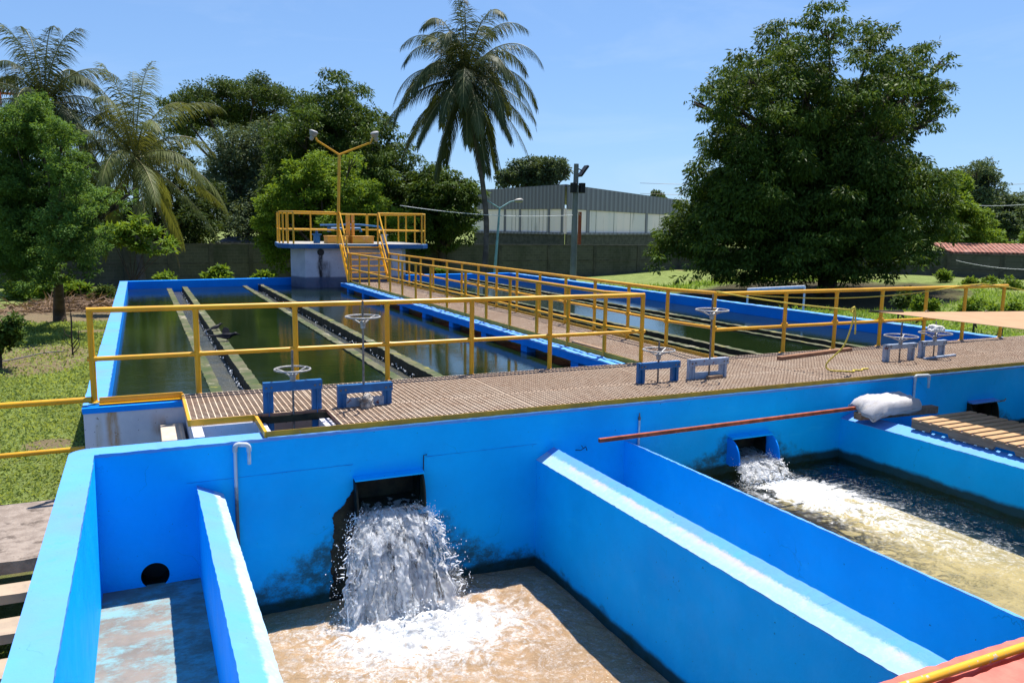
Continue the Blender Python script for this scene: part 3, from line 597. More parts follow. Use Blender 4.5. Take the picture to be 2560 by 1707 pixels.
def lump(name, c, r, st, m, label, cat, seed, amp=.35, fr=3., sub=4):
    b = bmesh.new(); bmesh.ops.create_icosphere(b, subdivisions=sub, radius=1)
    for v in b.verts:
        k = 1+amp*noise.noise(v.co*fr*.5+Vector((seed, 0, 0)))+amp*.4*noise.noise(v.co*fr*1.6+Vector((0, seed, 0)))
        v.co = Vector((v.co.x*k*r*st[0], v.co.y*k*r*st[1], max(v.co.z*k, -.6)*r*st[2]))
    me = bpy.data.meshes.new(name); b.to_mesh(me); b.free(); o = bpy.data.objects.new(name, me); SC.collection.objects.link(o); me.materials.append(m); o.location = c
    for p in me.polygons: p.use_smooth = True
    ORG[o.name] = Vector(c); return tag(o, label, cat)
lump('stone', (2.235, 8.60, .055), .085, (1, .8, 1.05), simple('pitted_limestone', (.46, .42, .38), (.16, .14, .13), 9, .95, 0, 1, 25, .02, .1), 'rough pale stone resting against the low blue sluice gate', 'stone', 3, .6, 3.4)
lump('rag', (11.80, 8.74, .475), .12, (1.25, .8, .62), simple('white_rag_cloth', (.72, .70, .67), (.60, .58, .55), 6, .9, 0, .5, 50, .006, .1), 'crumpled white rag draped over the rightmost handwheel', 'rag', 9, .5, 2.4)
def plank(a, b, wd, th, z, m, label, cat='plank', name='plank'):
    a = Vector((a[0], a[1], 0)); b = Vector((b[0], b[1], 0)); d = (b-a); L = d.length; ang = math.atan2(d.y, d.x)
    o = MB().box(0, L, -wd/2, wd/2, 0, th).build(name, m, bev=.004); o.location = (a.x, a.y, z); o.rotation_euler.z = ang; return tag(o, label, cat)
M['planktop'] = simple('reddish_timber', (.30, .155, .085), (.20, .10, .06), 3, .8, 0, .3, 40, .003, .2, stretch=(2, 12, 12))
plank((9.17, 9.47), (11.10, 9.80), .09, .055, .001, M['planktop'], 'long reddish timber lying on the deck behind the rope')
plank((6.99, 12.25), (7.0, 11.25), .10, .09, -.055, M['woodgrey'], 'short dark timber block lying on the footbridge edge')
plank((7.02, 8.56), (7.28, 8.60), .07, .045, .001, M['woodgrey'], 'small offcut of wood at the foot of the grey blue sluice gate', 'wood')
plank((11.49, 8.66), (12.36, 8.74), .045, .03, .001, M['greygate'], 'thin grey bar lying in front of the rightmost sluice gate', 'bar', 'bar')
# ------------------------------------------------ rope, shade sail
M['rope'] = simple('yellow_rope', (.62, .50, .10), (.48, .37, .06), 60, .8, 0, .6, 160, .003, .1)
M['sail'] = simple('tan_shade_cloth', (.40, .255, .15), (.36, .23, .135), 3, .9, 0, .3, 200, .002, .1)
def sag(a, b, s, n=14): a = Vector(a); b = Vector(b); return [a.lerp(b, i/n)-Vector((0, 0, s*4*(i/n)*(1-i/n))) for i in range(n+1)]
TIP = Vector((9.62, 8.05, .905)); KN = Vector((9.30, 8.22, .925))
mb = MB().tube(sag((8.36, YR, 1.06), KN, .03), .012, 6)
mb.tube([KN+Vector(p) for p in ((-.03, 0, -.03), (-.05, -.02, .02), (0, -.03, .045), (.05, 0, .02), (.03, .02, -.03), (-.02, -.02, -.04), (.04, -.02, -.02), (.03, 0, .04))], .013, 6)
kp = [KN+Vector((.03, -.01, -.03)), KN+Vector((.02, .02, -.25)), KN+Vector((-.02, .1, -.55)), Vector((9.12, 8.45, .12)), Vector((9.14, 8.42, .02)), Vector((9.30, 8.30, .012)), Vector((9.42, 8.22, .013)), Vector((9.50, 8.30, .014)), Vector((9.62, 8.26, .012)), Vector((9.72, 8.33, .012)), Vector((9.82, 8.31, .014))]
def smoothc(P, n=6):
    out = []
    for i in range(len(P)-1):
        p0, p1, p2, p3 = P[max(i-1, 0)], P[i], P[i+1], P[min(i+2, len(P)-1)]
        for k in range(n):
            t = k/n; out.append(.5*((2*p1)+(-p0+p2)*t+(2*p0-5*p1+4*p2-p3)*t*t+(-p0+3*p1-3*p2+p3)*t**3))
    return out+[P[-1]]
mb.tube(smoothc(kp), .012, 6)
mb.tube(smoothc([KN+Vector((.05, 0, 0)), KN+Vector((.10, .02, -.16)), KN+Vector((.11, .02, -.36))]), .012, 6)
tag(mb.build('rope', M['rope'], smooth='all'), 'yellow rope from the railing corner knotted to the sail, end trailing on the deck', 'rope')
mb = MB().tube(sag((8.40, YR, 1.06), (14.3, YR-.04, 1.06), .17, 20)+[Vector((14.9, YR, 1.075)), Vector((15.6, YR-.05, 1.0)), Vector((16.6, 9.6, .80)), Vector((17.6, 9.2, .60))], .011, 6)
tag(mb.build('rope', M['rope'], smooth='all'), 'slack yellow rope looped along the right railing', 'rope')
SAIL = empty('shade_sail', TIP, 'tan fabric shade sail stretched low over the right side of the deck', 'shade sail')
P0 = TIP; Pn = Vector((9.95, 3.6, .86)); Pf = Vector((15.2, 7.15, .90)); vs = []; fs = []; N_ = 24
for j in range(N_+1):
    v = j/N_
    for i in range(N_+1):
        u = i/N_; near = P0.lerp(Pn, v); far = P0.lerp(Pf, v); near = near+Vector((.18*math.sin(math.pi*v), 0, -.015*math.sin(math.pi*v))); far = far+Vector((0, -.25*math.sin(math.pi*v), 0))
        p = near.lerp(far, u); p.z -= .05*math.sin(math.pi*u)*v; vs.append(p)
for j in range(N_):
    for i in range(N_): a = j*(N_+1)+i; fs.append((a, a+1, a+N_+2, a+N_+1))
o = MB().add(vs, fs).build('canopy', M['sail'], SAIL, smooth='all'); sd = o.modifiers.new('s', 'SOLIDIFY'); sd.thickness = .004
MB().tube([P0+Vector((-.12, .06, .005)), P0+Vector((.35, -.13, -.004))], [.012, .03], 8).build('corner_sleeve', M['darkconc'], SAIL, smooth='all')
for t in (.13, .30, .42):
    c = P0.lerp(Pf, t)+Vector((0, -.25*math.sin(math.pi*t)-.02, -.01)); MB().tube([c+.045*Vector((math.cos(k*.524), 0, math.sin(k*.524)-.3)) for k in range(13)], .005, 6, cap=False).build('ring', M['steel'], SAIL, smooth='all')
# ------------------------------------------------ pipes on the front wall
def elbow_pipe(x, ztop, zbot, drop, dx, label, dirt=True, y=FW-.028):
    r = .017; P = empty('pipe', (x, y, zbot), label, 'pipe')
    MB().tube([(x, y, zbot), (x, y, ztop-.07)], r, 12).build('riser', M['pvcd'] if dirt else M['pvc'], P, smooth=True)
    pts = [(x, y, ztop-.07)]+[tuple(p) for p in arc((x+.04*0+.035, y, ztop-.035), .035, math.pi, math.pi/2, 6, (1, 0, 0), (0, 0, 1))]+[tuple(p) for p in arc((x+dx-.035, y-.03, ztop-.035), .035, math.pi/2, 0, 6, (1, 0, 0), (0, 0, 1))]+[(x+dx, y-.03, ztop-.07)]
    MB().tube(pts, r+.006, 12).build('elbow', M['pvc'], P, smooth=True)
    MB().tube([(x+dx, y-.03, ztop-.065), (x+dx, y-.03, ztop-drop)], r, 12).build('outlet_stub', M['pvc'], P, smooth=True)
M['pvc'] = simple('grey_white_pipe', (.56, .60, .64), (.42, .45, .48), 14, .45, 0, .2, 60, .002)
g = G('soiled_pipe'); xyz = g.xyz(); f = g.ramp(g.math('MULTIPLY_ADD', g.noise(9, 6, .7), .7, xyz[2]), -.1, -.75+.35)
M['pvcd'] = g.set(g.mix(f, (.50, .55, .60), (.09, .08, .09)), .5)
elbow_pipe(.745, -.083, -1.30, .20, .125, 'grey pipe with a hooked top on the blue wall left of the cascade')
elbow_pipe(10.27, -.045, -.62, .19, .26, 'white pipe with a hooked top on the wall right of the sandbag', False)
cp = empty('conduit', (5.43, FW-.02, -.6), 'thin pale conduit pipe on the wall behind the rusty beam', 'conduit')
MB().tube([(5.43, FW-.02, -.62), (5.43, FW-.02, -.27)], .013, 10).build('tube', M['pvc'], cp, smooth=True); MB().lathe([(.001, 0), (.016, 0), (.017, .03), (.009, .045), (.005, .09), (.001, .09)], 10, Matrix.Translation((5.43, FW-.02, -.27))).build('tap', M['steel'], cp, smooth=True)
mb = MB().tube([(2.66, FW-.02, -.62), (2.665, FW-.025, -.40), (2.70, FW-.02, -.40), (2.70, FW+.01, -.41)], .006, 6); tag(mb.build('hook_bar', M['black']), 'bent black bar beside the left outlet hood', 'bar')
mb = MB().tube([(4.55, FW+.01, -.56), (4.60, FW-.05, -.55), (4.66, FW-.06, -.51), (4.70, FW-.02, -.57)], .005, 5).tube([(4.63, FW-.055, -.53), (4.60, FW-.06, -.49)], .004, 5); tag(mb.build('wire_stub', M['black']), 'bent stub of black wire on the wall between two partitions', 'wire')
mb = MB().tube([(12.16, FW+.01, -.60), (12.35, FW-.06, -.575), (12.42, FW-.03, -.56)], .01, 6); tag(mb.build('hook_bar', M['steel']), 'short steel hook beside the far right outlet', 'bar')
# rusty beam, timber, sandbag, pallet
o = MB().box(0, 4.55, -.022, .022, 0, .045).build('beam', M['rust'], bev=.003); o.location = (4.66, 7.53, -.385); o.rotation_euler = (0, R_(-.3), R_(.6)); tag(o, 'long thin rusty red steel beam laid across the blue partitions', 'beam')
plank((8.72, 7.50), (10.14, 7.40), .12, .10, -.482, M['woodgrey'], 'thick grey timber bridging the two partitions under the sandbag', 'timber', 'timber')
def sandbag():
    b = bmesh.new(); bmesh.ops.create_cube(b, size=2); bmesh.ops.subdivide_edges(b, edges=b.edges, cuts=14, use_grid_fill=True)
    for v in b.verts:
        x, y, z = v.co; r = (abs(x)**4+abs(y)**4)**.25
        puff = max(0, 1-max(abs(x), abs(y))**3.2)**.55
        hx, hy = .47, .24; zz = z*(.022+.092*puff)*(1+.25*noise.noise(Vector((x*2.2, y*2.2, z))))
        xx = x*hx*(1-.10*y*y*(1 if x > 0 else .3)); yy = y*hy*(1-.30*max(0, x)**3)
        fold = .020*noise.noise(Vector((x*5, y*4, z*2)))+.010*noise.noise(Vector((x*16, y*11, z*3)))+.010*abs(noise.noise(Vector((x*9+y*7, y*3, 5))))
        droop = 0
        if x < -.35: droop = -(-.35-x)**1.3*.17*(1 if y < .1 else .4)
        if abs(y) > .75: droop -= (abs(y)-.75)*.14
        v.co = Vector((xx, yy, .10+zz+fold+droop+.02*x))
    me = bpy.data.meshes.new('sandbag'); b.to_mesh(me); b.free(); o = bpy.data.objects.new('sandbag', me); SC.collection.objects.link(o)
    for p in me.polygons: p.use_smooth = True
    me.materials.append(simple('white_woven_sack', (.52, .50, .50), (.42, .40, .40), 4, .75, 0, .8, 120, .006, .2, c3=(.40, .36, .32), s3=3, lo3=.58, hi3=.72)); return o
o = sandbag(); o.location = (9.20, 7.42, -.385); o.rotation_euler = (R_(4), R_(2), R_(-6)); tag(o, 'bulging white woven sack lying on the timber over the partition', 'sandbag')
PAL = empty('pallet', (9.04, 5.40, -.485), 'pale wooden pallet resting over the channel at the right edge', 'pallet')
px0, py0 = 9.02, 5.38; 
for k in range(11):
    y = py0+k*.142; MB().box(px0, px0+1.16, y, y+.098, -.372, -.352).build('deck_board', M['wood'], PAL, bev=.003)
for x in (px0+.005, px0+.56, px0+1.115):
    poly = [(0, 0), (.14, 0), (.16, .045), (.40, .045), (.42, 0), (.98, 0), (1.0, .045), (1.24, .045), (1.26, 0), (1.515, 0), (1.515, .108), (0, .108)]
    vs = [(x, py0+a, -.482+b) for a, b in poly]+[(x+.04, py0+a, -.482+b) for a, b in poly]; n = len(poly)
    MB().add(vs, [tuple(range(n)), tuple(range(n, 2*n))[::-1]]+[(k, (k+1) % n, n+(k+1) % n, n+k) for k in range(n)]).build('stringer', M['woodgrey'], PAL)
for y in (py0+.02, py0+.62, py0+1.38): MB().box(px0+.05, px0+1.11, y, y+.09, -.497, -.483).build('bottom_board', M['woodgrey'], PAL)
# ------------------------------------------------ stairs and landing on the left
ST = empty('concrete_stairs', (-2.0, 7.6, -1.8), 'grey concrete landing with open steps beside the left tank wall', 'stairs')
M['path'] = simple('rough_brown_concrete', (.20, .16, .135), (.29, .24, .205), 9, .92, 0, .8, 45, .012, .15, c3=(.12, .095, .08), s3=5, lo3=.55, hi3=.65)
M['step'] = simple('pale_step_concrete', (.40, .31, .23), (.33, .26, .20), 6, .9, 0, .4, 40, .006, .15, c3=(.22, .18, .15), s3=3)
mb = MB(); mb.run([(8.09, -1.15), (9.80, -1.15), (9.80, -1.03), (8.09, -1.03)], 'x', -4.6, -.70, .1, .006, (3,)); mb.build('landing', M['path'], ST)
for k, (a, b) in enumerate(((7.77, 8.02), (7.38, 7.70), (6.99, 7.32), (6.6, 6.93))):
    z = -1.21-.18*k; mb = MB(); mb.run([(a, z-.085), (b, z-.085), (b, z), (a, z)], 'x', -4.6, -.70, .1, .003, (3,)); mb.build('step', M['step'], ST)
MB().box(-2.6, -2.45, 6.5, 9.7, -1.95, -1.72).build('stringer', M['concrete'], ST)
# ------------------------------------------------ settling basin behind the deck
BAS = empty('filter_basin', (8, 20, -1.8), 'large rectangular blue filter basin filled with dark green water', 'basin')
ZB = -.055; WZ = -.335
BL = (-.67, 30.9); BM = (5.6, 31.85); BRr = (15.35, 32.9)
mb = MB(); mb.run([(-.67, -1.9), (-.43, -1.9), (-.43, ZB), (-.67, ZB)], 'y', 9.9, 31.1, .1, .007, (2, 3)); 
LB = blue_paint('left_basin_sunlit_blue', (), base=BLUE_LIT)
# upper skin (coping) in the painted sunlit blue, separate from the wall body
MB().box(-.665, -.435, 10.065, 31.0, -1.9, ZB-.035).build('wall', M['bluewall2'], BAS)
mb = MB(); mb.run([(-.675, ZB-.035), (-.43, ZB-.035), (-.43, ZB), (-.675, ZB)], 'y', 9.9, 31.1, .09, .006, (2, 3)); mb.build('coping', LB, BAS)
def wallseg(a, b, th, z0, z1, m, name, p, bev=0):
    a = Vector((*a, 0)); b = Vector((*b, 0)); d = (b-a).normalized(); nrm = Vector((-d.y, d.x, 0))*th
    q = [a, b, b+nrm, a+nrm]; return MB().prism([(v.x, v.y) for v in q], z0, z1).build(name, m, p, bev=bev)
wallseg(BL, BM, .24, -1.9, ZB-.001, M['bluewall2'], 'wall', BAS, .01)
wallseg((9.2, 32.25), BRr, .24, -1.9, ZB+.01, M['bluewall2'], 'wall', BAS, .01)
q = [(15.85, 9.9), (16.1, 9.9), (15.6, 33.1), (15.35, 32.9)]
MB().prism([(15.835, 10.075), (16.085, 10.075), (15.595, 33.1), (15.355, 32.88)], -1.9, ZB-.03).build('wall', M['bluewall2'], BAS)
n = 150; mb = MB(); rr = random.Random(5); vs = []; fs = []
for i in range(n+1):
    t = i/n; y = 9.9+(33.1-9.9)*t; xi = 15.83+(15.35-15.83)*t; j = lambda: rr.uniform(-.006, .006)
    vs += [(xi, y, ZB-.03), (xi+.26, y, ZB-.03), (xi+.26+j(), y, ZB+j()), (xi+j(), y, ZB+j())]
for i in range(n):
    for k in range(4): fs.append((i*4+k, i*4+(k+1) % 4, i*4+4+(k+1) % 4, i*4+4+k))
mb.add(vs, fs).build('coping', M['bluelit'], BAS)
# south wall (white with a blue band) and the part under the deck
MB().box(-.66, 16.1, 9.90, 10.06, -1.9, -.115).build('wall', M['whitewall'], BAS)
MB().box(-.668, 16.1, 9.892, 10.068, -.115, -.05).build('wall_band', M['bluewall2'], BAS)
# launders
def trough(xa, xb, y0, y1, zl, zr, wl=.16, wr=.17, mm=None):
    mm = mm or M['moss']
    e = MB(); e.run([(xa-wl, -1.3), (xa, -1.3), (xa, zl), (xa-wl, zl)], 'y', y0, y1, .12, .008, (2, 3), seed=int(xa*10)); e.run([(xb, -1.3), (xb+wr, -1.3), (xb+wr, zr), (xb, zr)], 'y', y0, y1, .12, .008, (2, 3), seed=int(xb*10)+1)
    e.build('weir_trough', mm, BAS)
trough(.98, 1.33, 10.06, 30.9, -.325, -.27)
trough(3.62, 4.05, 10.06, 31.5, -.315, -.275)
trough(10.10, 10.42, 10.06, 32.2, -.30, -.26)
trough(12.84, 13.10, 10.06, 32.5, -.30, -.26, .14, .16)
def basin_water():
    g = G('dark_green_water'); c = g.mix(g.ramp(g.noise(.5, 4), .35, .65), (.005, .012, .004), (.010, .018, .006))
    b = g.bump(g.noise(1.3, 3, .5, (.7, 2.2, 1)), .035, .08); b = g.bump(g.noise(7, 4, .6, (.6, 2.6, 1)), .07, .02, b)
    g.set(c, .02, 0, b, .55, 1.33); return g.m
BW = basin_water()
mb = MB()
for a, b in ((-.436, .822), (1.498, 3.462), (4.218, 9.942), (10.588, 12.702), (13.258, 15.9)):
    mb.add([(a, 10.06, WZ), (b, 10.06, WZ), (b, 33.2 if b > 4.3 else 31.9, WZ), (a, 33.2 if b > 4.3 else 31.9, WZ)], [(0, 1, 2, 3)])
tag(mb.build('water', BW, fix=False), 'still dark green water of the filter basin', None, None, 'structure')
g = G('trough_water'); c = g.mix(g.ramp(g.noise(1.2, 6, .7), .35, .65), (.09, .085, .06), (.05, .055, .05)); 
fm = g.ramp(g.noise(22, 6, .75), .64, .72); c = g.mix(fm, c, (.9, .9, .9))
TW = g.set(c, .12, 0, g.bump(g.noise(14, 5, .6), .6, .03), .5, 1.33)
mb = MB()
for a, b in ((.98, 1.33), (3.62, 4.05), (10.10, 10.42), (12.84, 13.10)): mb.add([(a, 10.06, -.47), (b, 10.06, -.47), (b, 31, -.47), (a, 31, -.47)], [(0, 1, 2, 3)])
tag(mb.build('water', TW, fix=False), 'shallow running water in the collecting troughs', None, None, 'structure')
mb = MB(); rr = random.Random(4)
for k in range(420):
    s = rr.random(); x = (1.31-.05*rr.random()) if s < .65 else (4.03-.05*rr.random()); y = 10.2+20*rr.random()**1.7
    ico(mb, (x, y, -.46+.07*rr.random()), rr.uniform(.003, .012), (1, 1, rr.uniform(1, 2.5)))
tag(mb.build('white_water', DROP, smooth='all'), 'white splashes where water spills into the troughs', None, None, 'stuff')
# ------------------------------------------------ footbridge
FB_ = empty('footbridge', (7.6, 19, -.2), 'long grating footbridge on blue concrete piers leading to the pump tower', 'footbridge')
for k in range(6):
    a = 10.09+k*3.12; grating('grating_panel', 6.965, 8.40, a, a+3.10, -.055, FB_, .06, .06)
mb = MB(); mb.run([(6.62, -.215), (6.88, -.215), (6.88, -.085), (6.62, -.085)], 'y', 10.08, 28.9, .1, .006, (0,)); mb.build('edge_beam', M['bluewall2'], FB_)
mb = MB(); mb.run([(6.614, -.088), (6.885, -.088), (6.885, -.072), (6.625, -.072)], 'y', 10.08, 28.9, .1, .009, (2, 3)); mb.build('coping', M['bluelit'], FB_)
MB().box(8.46, 8.70, 10.08, 28.9, -.215, -.075).build('edge_beam', M['bluelit'], FB_)
angle([(6.935, 10.07, 6.935, 28.85), (8.43, 10.07, 8.43, 28.85)], .10, .012).build('edge_angle', M['yellow_dull'], FB_)
for y in (11.6, 13.58, 15.57, 17.56, 19.55, 21.54, 23.6, 25.8, 27.9):
    MB().box(6.64, 6.83, y-.13, y+.13, -1.5, -.216).build('pier', M['bluewall2'], FB_); MB().box(8.48, 8.66, y-.13, y+.13, -1.5, -.216).build('pier', M['bluewall2'], FB_)
    MB().box(6.831, 8.479, y-.10, y+.10, -.36, -.217).build('cross_beam', M['concrete'], FB_)
# white pipe rack behind the right wall
pr = empty('goal_shaped_stand', (17.5, 16, -1.7), 'white pipe frame standing behind the right basin wall', 'stand')
a = atY(1870, 724, 19.0); b = atY(2012, 717, 17.2)
MB().tube([a, b], .05, 10).build('cross_pipe', M['pvc'], pr, smooth=True)
for p in (a, b): MB().tube([p, (p.x, p.y, -1.7)], .03, 10).build('leg', M['pvc'], pr, smooth=True)
# ------------------------------------------------ pump tower
TW_ = empty('pump_tower', (7.5, 32, -1.8), 'stained white concrete pump tower with a wide blue edged platform', 'tower')
ZS = 1.30
body = [(5.58, 30.1), (9.32, 30.1), (9.75, 31.0), (9.75, 33.2), (9.4, 34.0), (5.9, 34.0), (5.62, 33.2), (5.24, 31.2)]
MB().prism(body, -1.9, ZS-.17).build('body', M['towerwall'], TW_, bev=.008)
slab = [(5.08, 29.85), (10.1, 29.85), (10.45, 30.3), (10.45, 34.0), (9.9, 34.3), (5.6, 34.3), (5.05, 33.8), (4.72, 30.9)]
MB().prism(slab, ZS-.17, ZS).build('platform_slab', simple('weathered_blue_slab', (.010, .10, .33), (.05, .14, .28), 1.5, .7, 0, .4, 20, .01, .3, c3=(.03, .03, .035), s3=4, lo3=.6, hi3=.75), TW_, bev=.02)
MB().prism([(x*.985+.11, y*.985+.49) for x, y in slab], ZS+.0005, ZS+.006).build('platform_floor', M['concrete'], TW_)
MB().lathe([(.001, 0), (.13, 0), (.13, .02), (.001, .02)], 18, Matrix.Translation((6.16, 30.105, .99)) @ Matrix.Rotation(R_(90), 4, 'X')).build('drain_hole', M['black'], TW_)
ZR = ZS+1.17
def pr_(pts, label):
    c = pts[0]; R = empty('railing', (c[0], c[1], ZS), label, 'railing', 'railings of the pump tower platform')
    for x, y in pts: MB().tube([(x, y, ZS), (x, y, ZR)], .034, 8).build('post', M['yellow'], R, smooth=True)
    MB().tube([(x, y, ZR) for x, y in pts], .034, 8).build('top_rail', M['yellow'], R, smooth=True); MB().tube([(x, y, ZS+.52) for x, y in pts], .03, 8).build('mid_rail', M['yellow'], R, smooth=True)
pr_([(6.78, 29.97), (5.15, 29.97), (5.02, 30.4), (4.90, 30.75), (4.84, 31.2), (5.15, 33.7), (5.6, 34.2), (6.6, 34.2), (7.8, 34.2), (9.0, 34.2)], 'yellow platform railing left of the tower stairs')
pr_([(8.33, 29.97), (10.1, 29.97), (10.35, 30.35), (10.35, 31.6), (10.35, 32.8), (10.35, 33.9), (9.85, 34.2), (9.05, 34.2)], 'yellow platform railing right of the tower stairs')
S_ = empty('metal_stairs', (7.6, 29, 0), 'yellow steel stairs climbing from the footbridge to the tower platform', 'stairs')
y0s, y1s = 28.62, 29.84; xl, xr = 6.86, 8.36
for x in (xl, xr):
    MB().tube([(x, y0s, -.05), (x, y1s, ZS-.02)], .055, 4).build('stringer', M['yellow'], S_)
    MB().tube([(x, y0s, .985), (x, y1s+.1, ZR)], .032, 8).build('handrail', M['yellow'], S_, smooth=True)
    MB().tube([(x, y0s, .43), (x, y1s+.1, ZS+.52)], .028, 8).build('mid_rail', M['yellow'], S_, smooth=True)
    MB().tube([(x, y0s, -.06), (x, y0s, .985)], .036, 8).build('post', M['yellow'], S_, smooth=True)
for k in range(6):
    t = (k+.6)/6; z = -.05+(ZS+.05)*t; y = y0s+(y1s-y0s)*t; MB().box(xl+.04, xr-.04, y-.12, y+.12, z-.035, z).build('tread', M['yellow'], S_)
LP = empty('lamp_post', (6.80, 30.02, ZS), 'yellow forked lamp post with two grey lamps beside the tower stairs', 'lamp post')
pt = atY(848, 387, 30.02); zt = pt.z; lx = pt.x
MB().tube([(6.80, 30.02, ZS), (lx, 30.02, zt)], .055, 8).build('pole', M['yellow'], LP, smooth=True)
for (ex, ey, kx, ky, s) in ((786, 344, 793, 352, -1), (934, 346, 926, 357, 1)):
    kn = atY(kx, ky, 30.02); en = atY(ex-3*s, ey, 30.02)
    MB().tube([(lx, 30.02, zt), kn, en], .036, 8).build('arm', M['yellow'], LP, smooth=True)
    c = en+Vector((s*.10, -.03, .10)); Mx = Matrix.Translation(c) @ Matrix.Rotation(R_(18*-s), 4, 'Y') @ Matrix.Rotation(R_(8), 4, 'X')
    l_ = MB().lathe([(.001, .15), (.10, .15), (.155, .12), (.165, .09), (.15, .07), (.135, -.01), (.10, -.05), (.001, -.05)], 18, Mx).build('lamp_head', simple('lamp_grey', (.26, .26, .27), None, rough=.5), LP, smooth=True)
    MB().lathe([(.001, -.04), (.07, -.05), (.075, -.16), (.05, -.22), (.001, -.23)], 14, Mx).build('glass_bulb', M['white'], l_, smooth=True)
def valve(px_, Y, h, r, label, m):
    p = atY(px_, 600, Y); V = empty('valve', (p.x, Y, ZS), label, 'valve', 'valves on the pump tower'); T = Matrix.Translation((p.x, Y, ZS+.005))
    MB().lathe([(.001, 0), (r*.8, 0), (r*.8, h*.9), (r*1.15, h*.9), (r*1.15, h), (.001, h)], 18, T).build('body', m, V, smooth=True)
    MB().lathe([(.001, h), (r*.35, h), (r*.35, h+.12), (r*.6, h+.13), (r*.6, h+.17), (.001, h+.19)], 12, T).build('actuator', m, V, smooth=True)
valve(792, 30.9, .36, .16, 'deep blue flanged valve on the left of the tower platform', M['steelblue'])
valve(960, 30.9, .36, .14, 'dusty grey blue flanged valve right of the tower stairs', M['greygate'])
def px_box(name, x0, x1, Y, d, h, m, label, cat, z=ZS, lid=True):
    a = atY(x0, 600, Y).x; b = atY(x1, 600, Y).x; B = empty(name, ((a+b)/2, Y, z), label, cat, 'yellow boxes on the pump tower')
    MB().box(a+.02, b-.02, Y, Y+d, z+.006, z+h-.03).build('case', m, B, bev=.01); MB().box(a, b, Y-.02, Y+d+.02, z+h-.03, z+h).build('lid', m, B, bev=.008)
YB = simple('faded_yellow_box', (.62, .34, .03), (.60, .26, .06), 6, .6, 0, .2, 50, .003, .3, c3=(.6, .42, .3), s3=4, lo3=.55, hi3=.7)
px_box('hatch_box', 818, 872, 30.6, .7, .30, YB, 'yellow hatch box left of the middle on the tower platform', 'hatch box')
px_box('hatch_box', 881, 936, 30.6, .7, .30, YB, 'yellow hatch box near the stair top on the tower platform', 'hatch box')
a = atY(868, 600, 31.0).x; b = atY(887, 600, 31.0).x
GB = empty('gate_mast', ((a+b)/2, 31, ZS), 'tall narrow yellow steel mast between the hatch boxes', 'steel mast')
MB().box(a-.02, (a+b)/2-.02, 31, 31.15, ZS+.3, ZR-.05).build('channel', YB, GB, bev=.01); MB().box((a+b)/2+.05, b-.0, 31, 31.15, ZS+.3, ZR-.05).build('channel', YB, GB, bev=.01); MB().box(a-.06, b+.02, 30.98, 31.2, ZS+.006, ZS+.3).build('foot', YB, GB)
o = MB().tube([atY(823, 572, 31.3), atY(858, 572, 31.3)], .06, 10).tube([atY(823, 567, 31.3), atY(823, 580, 31.3)], .08, 10).tube([atY(876, 572, 31.3), atY(900, 572, 31.3), atY(902, 580, 31.3)], .06, 10).tube([atY(800, 563, 31.5), atY(900, 562, 31.5), atY(948, 567, 31.5), atY(955, 575, 31.5)], .035, 8).build('pipe', M['steelblue'], smooth=True)
tag(o, 'blue pipework lying across the tower platform', 'pipe')
def leafmesh(P, A, S, L, W, droop=None, curl=.25):
    """P base points, A axis dirs, S side dirs (unit), L lengths, W widths -> verts, quads"""
    n = len(P); N = np.cross(A, S); v = np.empty((n*4, 3)); 
    v[0::4] = P; v[1::4] = P+A*(L*.5)[:, None]+S*(W*.5)[:, None]+N*(W*curl)[:, None]
    v[2::4] = P+A*L[:, None]-N*(W*curl*.6)[:, None]; v[3::4] = P+A*(L*.5)[:, None]-S*(W*.5)[:, None]+N*(W*curl)[:, None]
    return v
def quads_obj(name, v, m, parent=None, shade=None):
    n = len(v)//4; me = bpy.data.meshes.new(name); off = ORG[parent.name] if parent is not None else Vector((0, 0, 0))
    v = v-np.array(off); me.vertices.add(len(v)); me.vertices.foreach_set('co', v.astype(np.float32).ravel())
    me.loops.add(n*4); me.loops.foreach_set('vertex_index', np.arange(n*4, dtype=np.int32)); me.polygons.add(n)
    me.polygons.foreach_set('loop_start', np.arange(0, n*4, 4, dtype=np.int32)); me.polygons.foreach_set('loop_total', np.full(n, 4, dtype=np.int32))
    me.update(calc_edges=True)
    if shade is not None:
        at = me.attributes.new('tone', 'FLOAT', 'POINT'); at.data.foreach_set('value', np.repeat(shade, 4).astype(np.float32))
    me.materials.append(m); o = bpy.data.objects.new(name, me); SC.collection.objects.link(o)
    if parent is not None: o.parent = parent; ORG[o.name] = off
    return o
def foliage(name, dark, light, rough=.42, trans=.30, tcol=None, dry=None):
    g = G(name); a = g.n('ShaderNodeAttribute', attribute_name='tone').outputs['Fac']
    c = g.mix(a, dark, light); c = g.mix(g.ramp(g.noise(.55, 3), .35, .7, 0, .55), c, tuple(q*1.25 for q in light))
    if dry: c = g.mix(g.math('GREATER_THAN', a, dry[0]), c, dry[1])
    g.set(c, max(rough, .5), 0, None, .07)
    t = g.n('ShaderNodeBsdfTranslucent'); tc = tcol or (light[0]*1.9+.03, light[1]*1.7+.03, light[2]*.8)
    g.put(t.inputs[0], g.mix(a, tuple(q*.7 for q in tc), tc)); mx = g.n('ShaderNodeMixShader'); mx.inputs[0].default_value = trans
    g.l(g.p.outputs[0], mx.inputs[1]); g.l(t.outputs[0], mx.inputs[2]); g.l(mx.outputs[0], g.out.inputs[0]); return g.m
def unit(a): return a/np.maximum(np.linalg.norm(a, axis=1, keepdims=True), 1e-9)
